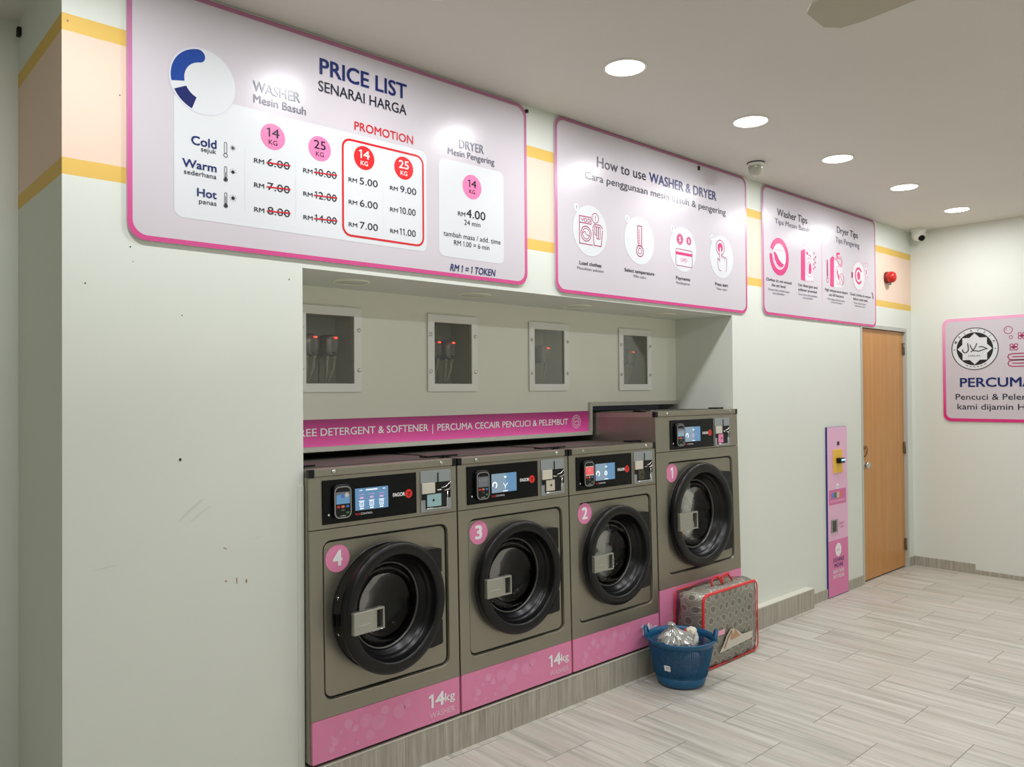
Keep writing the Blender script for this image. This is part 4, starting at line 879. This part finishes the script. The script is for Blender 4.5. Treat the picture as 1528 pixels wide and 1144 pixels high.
# ------------------------------------------------------------------ small ceiling and wall fixtures
t = thing('dome_camera', 'pale dome camera on the ceiling between two signs', 'security camera', (3.601, -.232, ZC))
bm = new_bm(); lathez(bm, 3.601, -.232, [(.054, ZC-.0003), (.054, ZC-.005), (.048, ZC-.008)], 32, cap_last=True); obj('base', bm, mat('dark gasket', (70, 68, 62), .5), t)
bm = new_bm(); lathez(bm, 3.601, -.232, [(.050, ZC-.006), (.051, ZC-.014), (.047, ZC-.022)], 32); obj('mount_ring', bm, M_WHITE, t)
bm = new_bm(); lathez(bm, 3.601, -.232, [(.047, ZC-.02), (.046, ZC-.04), (.041, ZC-.06), (.03, ZC-.075), (.015, ZC-.082), (.001, ZC-.083)], 32); obj('dome', bm, mat('dome smoky grey', (170, 168, 152), .15, coat=.6), t)
t = thing('corner_camera', 'small white turret camera in the far ceiling corner', 'security camera', (6.54, -.115, ZC))
bm = new_bm(); lathez(bm, 6.54, -.115, [(.062, ZC-.0003), (.062, ZC-.02), (.056, ZC-.024)], 28, cap_last=True); obj('base', bm, M_WHITE, t)
bm = new_bm(); lathez(bm, 6.54, -.115, [(.056, ZC-.022), (.056, ZC-.055), (.05, ZC-.075), (.035, ZC-.095), (.012, ZC-.105), (.001, ZC-.106)], 28); obj('body', bm, M_WHITE, t)
bm = new_bm(); d = Vector((-.55, -.70, -.42)).normalized(); c = Vector((6.54, -.115, ZC-.065)); tube(bm, [c+d*.035, c+d*.056, c+d*.060], [.026, .026, .019], 20); obj('lens', bm, M_BLACKG, t)
t = thing('alarm_strobe', 'round red alarm sounder on the peach band', 'alarm', (6.113, 0, 2.544))
bm = new_bm(); lathe(bm, 6.113, 2.544, [(.05, -.0003), (.05, -.02), (.044, -.026)], 28, cap_last=True); obj('base', bm, mat('alarm dark red', (120, 30, 24), .4), t)
bm = new_bm(); lathe(bm, 6.113, 2.544, [(.046, -.024), (.050, -.04), (.046, -.062), (.034, -.076), (.015, -.083), (.001, -.084)], 28); obj('dome', bm, mat('alarm red', (196, 36, 28), .3), t)
bm = new_bm(); tube(bm, [(6.113, -.03, 2.497), (6.113, -.032, 2.478)], .014, 12); obj('cable_gland', bm, M_COINPL, t)
bm = new_bm(); box(bm, X0-.014, X0-.0005, .592, .62, 2.93, 2.962, 0, .002); tag(obj('wall_hook', bm, M_BLACK), 'small black fixing high in the corner left of the pillar', 'hook')
# ceiling fan whose blade dips into the top of the picture
fx, fy, fz = 1.43, -2.33, 2.70
t = thing('ceiling_fan', 'ceiling fan with a grey blade tip dipping in at the top edge', 'fan', (fx, fy, ZC))
M_FAN = mat('fan blade grey', (188, 180, 162), .45)
bm = new_bm(); lathez(bm, fx, fy, [(.07, ZC-.0003), (.065, ZC-.05), (.02, ZC-.06)], 24, cap_last=True); lathez(bm, fx, fy, [(.014, ZC-.05), (.014, fz+.06)], 16); obj('rod', bm, M_WHITE, t)
bm = new_bm(); lathez(bm, fx, fy, [(.03, fz+.08), (.10, fz+.06), (.13, fz+.02), (.13, fz-.01), (.09, fz-.05), (.001, fz-.06)], 32, cap_first=True); obj('motor', bm, M_WHITE, t)
for k in range(3):
    a = math.atan2(-1.68-fy, 1.46-fx)+k*2*PI/3; d = Vector((math.cos(a), math.sin(a), 0)); n_ = Vector((-d.y, d.x, 0)); bm = new_bm(); rows = []
    for r_, w_ in ((.12, .035), (.2, .06), (.35, .085), (.55, .095), (.62, .085), (.655, .05)):
        rows.append([Vector((fx, fy, fz))+d*r_+n_*(s_*w_)+Vector((0, 0, s_*w_*.12+h_)) for s_, h_ in ((-1, 0), (1, 0), (1, .006), (-1, .006))])
    loops(bm, rows, 0, False, True, True); obj('blade', bm, M_FAN, t)

# ------------------------------------------------------------------ basket
bx, by = 2.742, -.247
bk = thing('laundry_basket', 'blue plastic mesh laundry basket on the floor', 'basket', (bx, by, 0))
M_BASK = mat('basket blue', (10, 86, 126), .35)
rad = lambda z: .124+(.176-.124)*(z/.235)**.85
bm = new_bm(); nrib, nring = 92, 19
for k in range(nring):
    z = .066+(.218-.066)*k/(nring-1); tube(bm, [(bx+rad(z)*math.cos(2*PI*q/72), by+rad(z)*math.sin(2*PI*q/72), z) for q in range(72)], .0023, 4, closed=True)
for k in range(nrib):
    a = 2*PI*k/nrib; tube(bm, [(bx+rad(z)*math.cos(a), by+rad(z)*math.sin(a), z) for z in (.058, .10, .14, .18, .224)], .0024, 4)
obj('lattice', bm, M_BASK, bk)
bm = new_bm(); lathez(bm, bx, by, [(.001, .002), (.112, .002), (.121, .006), (rad(.012), .014), (rad(.062), .062), (rad(.062)-.003, .062), (rad(.014)-.003, .016), (.11, .008), (.001, .008)], 72); obj('base', bm, M_BASK, bk)
bm = new_bm(); lathez(bm, bx, by, [(rad(.222)-.002, .221), (rad(.222)+.003, .222), (.181, .236), (.190, .243), (.191, .250), (.187, .255), (.181, .252), (rad(.222)-.002, .236), (rad(.222)-.002, .221)], 72); obj('rim', bm, M_BASK, bk)
for a0 in (2.18, 2.18+PI):
    bm = new_bm(); pts = []
    for k in range(15):
        q = -1+2*k/14; a = a0+q*.26; pts.append((bx+(.187+.004*(1-q*q))*math.cos(a), by+(.187+.004*(1-q*q))*math.sin(a), .246+.042*(1-q**4)))
    tube(bm, pts, .010, 8); obj('handle', bm, M_BASK, bk)
a = 3.30; p = Art((bx+.003*math.cos(a), by+.003*math.sin(a), 0)); zc = .118
N_ = Vector((math.cos(a), math.sin(a), -.22)).normalized(); U_ = Vector((-math.sin(a), math.cos(a), 0)); V_ = N_.cross(U_)
p = Art(Vector((bx, by, zc))+Vector((math.cos(a), math.sin(a), 0))*(rad(zc)+.003), U_, V_, N_); p.rrect(-.018, -.016, .018, .016, .002, M_WHITE, 1); p.rect(-.008, -.004, .012, .008, M_RULE, 2); p.obj('price_label', bk)
bm = new_bm()
for k, (x, y, z) in enumerate(()): pass
pts = [(2.862, -.385, .250), (2.925, -.405, .258), (2.930, -.405, .284), (2.866, -.385, .272)]
vs = [bm.verts.new(q) for q in pts]; bm.faces.new(vs); o_ = obj('tag', bm, mat('pink paper tag', (244, 170, 190), .5), bk); md = o_.modifiers.new('thickness', 'SOLIDIFY'); md.thickness = .002
# what is in the basket
M_PBAG = mat('crinkled plastic bag', (186, 186, 182), .16, .55)
bm = new_bm(); from mathutils import noise as mnoise
rings = []
for j, (z, r_) in enumerate(((.205, .10), (.23, .105), (.25, .095), (.268, .078), (.285, .055), (.302, .033), (.316, .018), (.326, .014), (.336, .022), (.342, .016))):
    ring = []
    for i in range(96):
        an = 2*PI*i/96; k = 1+.22*mnoise.noise(Vector((math.cos(an)*3, math.sin(an)*3, z*9)))+.30*abs(mnoise.noise(Vector((math.cos(an)*7, math.sin(an)*7, z*30))))
        ring.append((2.70-.055*max(0, (z-.22)/.12)+r_*k*1.05*math.cos(an), -.255+r_*k*.9*math.sin(an), z+.008*mnoise.noise(Vector((an*3, z*60, 2)))))
    rings.append(ring)
loops(bm, rings, 0, False, True, True); tag(obj('plastic_bag', bm, M_PBAG), 'crumpled clear plastic bag twisted to a peak in the blue basket', 'plastic bag')
bm = new_bm(); lump(bm, (2.835, -.255, .247), (.032, .028, .034), 11, .35); tag(obj('crumpled_paper', bm, mat('cream paper', (226, 222, 200), .7)), 'crumpled cream paper at the right of the blue basket', 'paper')
bm = new_bm(); tube(bm, [(2.745, -.330, .222), (2.775, -.325, .238), (2.80, -.31, .245), (2.825, -.29, .248), (2.84, -.275, .240)], [.010, .013, .012, .010, .008], 10); tag(obj('grey_cloth', bm, M_CG), 'rolled grey cloth beside the cream paper in the basket', 'cloth')
bm = new_bm(); tube(bm, [(2.79, -.245, .252), (2.80, -.235, .258), (2.815, -.225, .262), (2.83, -.215, .262)], [.005, .008, .008, .005], 8); tag(obj('red_cloth', bm, mat('red cloth', (190, 40, 50), .7)), 'scrap of red cloth behind the cream paper in the basket', 'cloth')
pile('folded_laundry', 'bundle of mauve grey laundry seen through the basket mesh', 'cloth', [((2.742, -.247, .122), (.100, .100, .082), 9, .14)], M_CP)

# ------------------------------------------------------------------ quilt in a clear bag
Q0, Q1, QF, QB, QH = 2.945, 3.515, -.255, -.070, .435
qb = thing('quilt_bag', 'clear zipped bag with red piping holding a folded patterned quilt', 'bag', ((Q0+Q1)/2, (QF+QB)/2, 0))
def quilt_material():
    m = mat('patterned quilt', (150, 146, 134), .5, spec=.5); t = NT(m); v, p = t.xyz('Object')
    wz = t.noise(v, 6, 2); u = t.math('ADD', t.math('ADD', p[0], t.math('MULTIPLY', p[1], .9)), t.math('MULTIPLY', wz, .035)); z = t.math('ADD', p[2], t.math('MULTIPLY', wz, .03))
    row = t.math('DIVIDE', z, .064); rf = t.math('FLOOR', row); sh = t.math('MULTIPLY', t.math('MODULO', rf, 2), .5)
    cu = t.math('SUBTRACT', t.math('FRACT', t.math('ADD', t.math('DIVIDE', u, .068), sh)), .5); cz = t.math('SUBTRACT', t.math('FRACT', row), .5)
    r = t.math('SQRT', t.math('ADD', t.math('MULTIPLY', cu, cu), t.math('MULTIPLY', cz, cz)))
    c = t.ramp(r, [(0, (138, 134, 123)), (.24, (128, 123, 112)), (.28, (232, 228, 216)), (.36, (226, 222, 210)), (.39, (112, 107, 96)), (.46, (212, 208, 196)), (.56, (140, 135, 124)), (.62, (206, 202, 190)), (.7, (150, 146, 134))])
    c = t.mix(t.math('MULTIPLY', t.noise(v, 14, 3), .3), c, (176, 171, 158)); t.l(c, t.b.inputs['Base Color']); t.bump(r, .5, .012); return m
def pillow(bm, x0, x1, y0, y1, z0, z1, n=14, puff=.02, amp=.008, seed=0, rnd=.25):
    grid = {}
    def vert(u, v, w):
        k = (round(u, 5), round(v, 5), round(w, 5))
        if k in grid: return grid[k]
        q = Vector((u, v, w)); m_ = max(abs(u), abs(v), abs(w)); q2 = q.normalized()*m_*1.15
        q = q.lerp(q2, rnd*(sorted((abs(u), abs(v), abs(w)))[1]**4))
        p_ = Vector(((x0+x1)/2+q.x*(x1-x0)/2, (y0+y1)/2+q.y*(y1-y0)/2, (z0+z1)/2+q.z*(z1-z0)/2))
        nr = Vector((u if abs(u) == 1 else 0, v if abs(v) == 1 else 0, w if abs(w) == 1 else 0)).normalized()
        e = (1-u*u if abs(u) < 1 else 1)*(1-v*v if abs(v) < 1 else 1)*(1-w*w if abs(w) < 1 else 1)
        p_ += nr*(puff*max(0, e)**.5+amp*mnoise.noise(p_*14+Vector((seed, 0, 0)))+amp*.6*mnoise.noise(p_*40))
        p_.z = max(p_.z, z0)
        grid[k] = bm.verts.new(p_); return grid[k]
    ls = [-1+2*i/n for i in range(n+1)]
    for ax in range(3):
        for s_ in (-1, 1):
            for i in range(n):
                for j in range(n):
                    q = []
                    for a_, b_ in ((ls[i], ls[j]), (ls[i+1], ls[j]), (ls[i+1], ls[j+1]), (ls[i], ls[j+1])):
                        c_ = [a_, b_]; c_.insert(ax, s_); q.append(vert(*c_))
                    f = bm.faces.new(q); f.smooth = True
bm = new_bm(); pillow(bm, Q0+.012, Q1-.012, QF+.012, QB-.008, .006, QH-.014, 18, .008, .010, 3); tag(obj('quilt', bm, quilt_material()), 'folded grey quilt with ring pattern inside the clear bag', 'quilt')
bm = new_bm(); pillow(bm, Q0, Q1, QF, QB, .002, QH, 16, .010, .006, 5, .2); obj('clear_film', bm, M_FILM, qb)
M_PIPE = mat('red piping', (222, 44, 44), .35)
def piping(y, r, tilt=0):
    bm = new_bm(); pts = [(x+.004*mnoise.noise(Vector((x*9, y, z*9))), y+tilt*(z/QH), z) for x, z in rrect_pts(Q0-.002, .010, Q1+.004, QH-.006, .045, 6)]
    rs = [r*(1 if (p_[0] < Q0+.02 or p_[2] > QH-.02) and p_[0] < Q1-.02 else .45) for p_ in pts]
    tube(bm, pts, rs, 8, closed=True); obj('piping', bm, M_PIPE, qb)
piping(QF-.002, .0085); piping(QB+.004, .004)
for x in (3.215, 3.325):
    bm = new_bm(); tube(bm, [(x-.05+.10*k/10, QF+.085+.01*math.sin(k), QH-.002+.055*math.sin(PI*k/10)**.7) for k in range(11)], .006, 8); obj('handle', bm, M_PIPE, qb)
p = Art((0, QF-.016, 0)); p.poly([(3.08, .085), (3.43, .10), (3.44, .14), (3.32, .145), (3.25, .19), (3.20, .20), (3.16, .17), (3.12, .12)], mat('insert card white', (206, 200, 188), .4), 1); p.poly([(3.19, .135), (3.30, .14), (3.27, .165), (3.245, .195), (3.225, .16), (3.21, .185)], mat('insert card tan', (186, 144, 104), .4), 2)
p.stroke([(3.13, .10), (3.17, .155), (3.21, .19)], .012, mat('insert card brown', (150, 106, 80), .4), 3); p.obj('insert_card', qb)
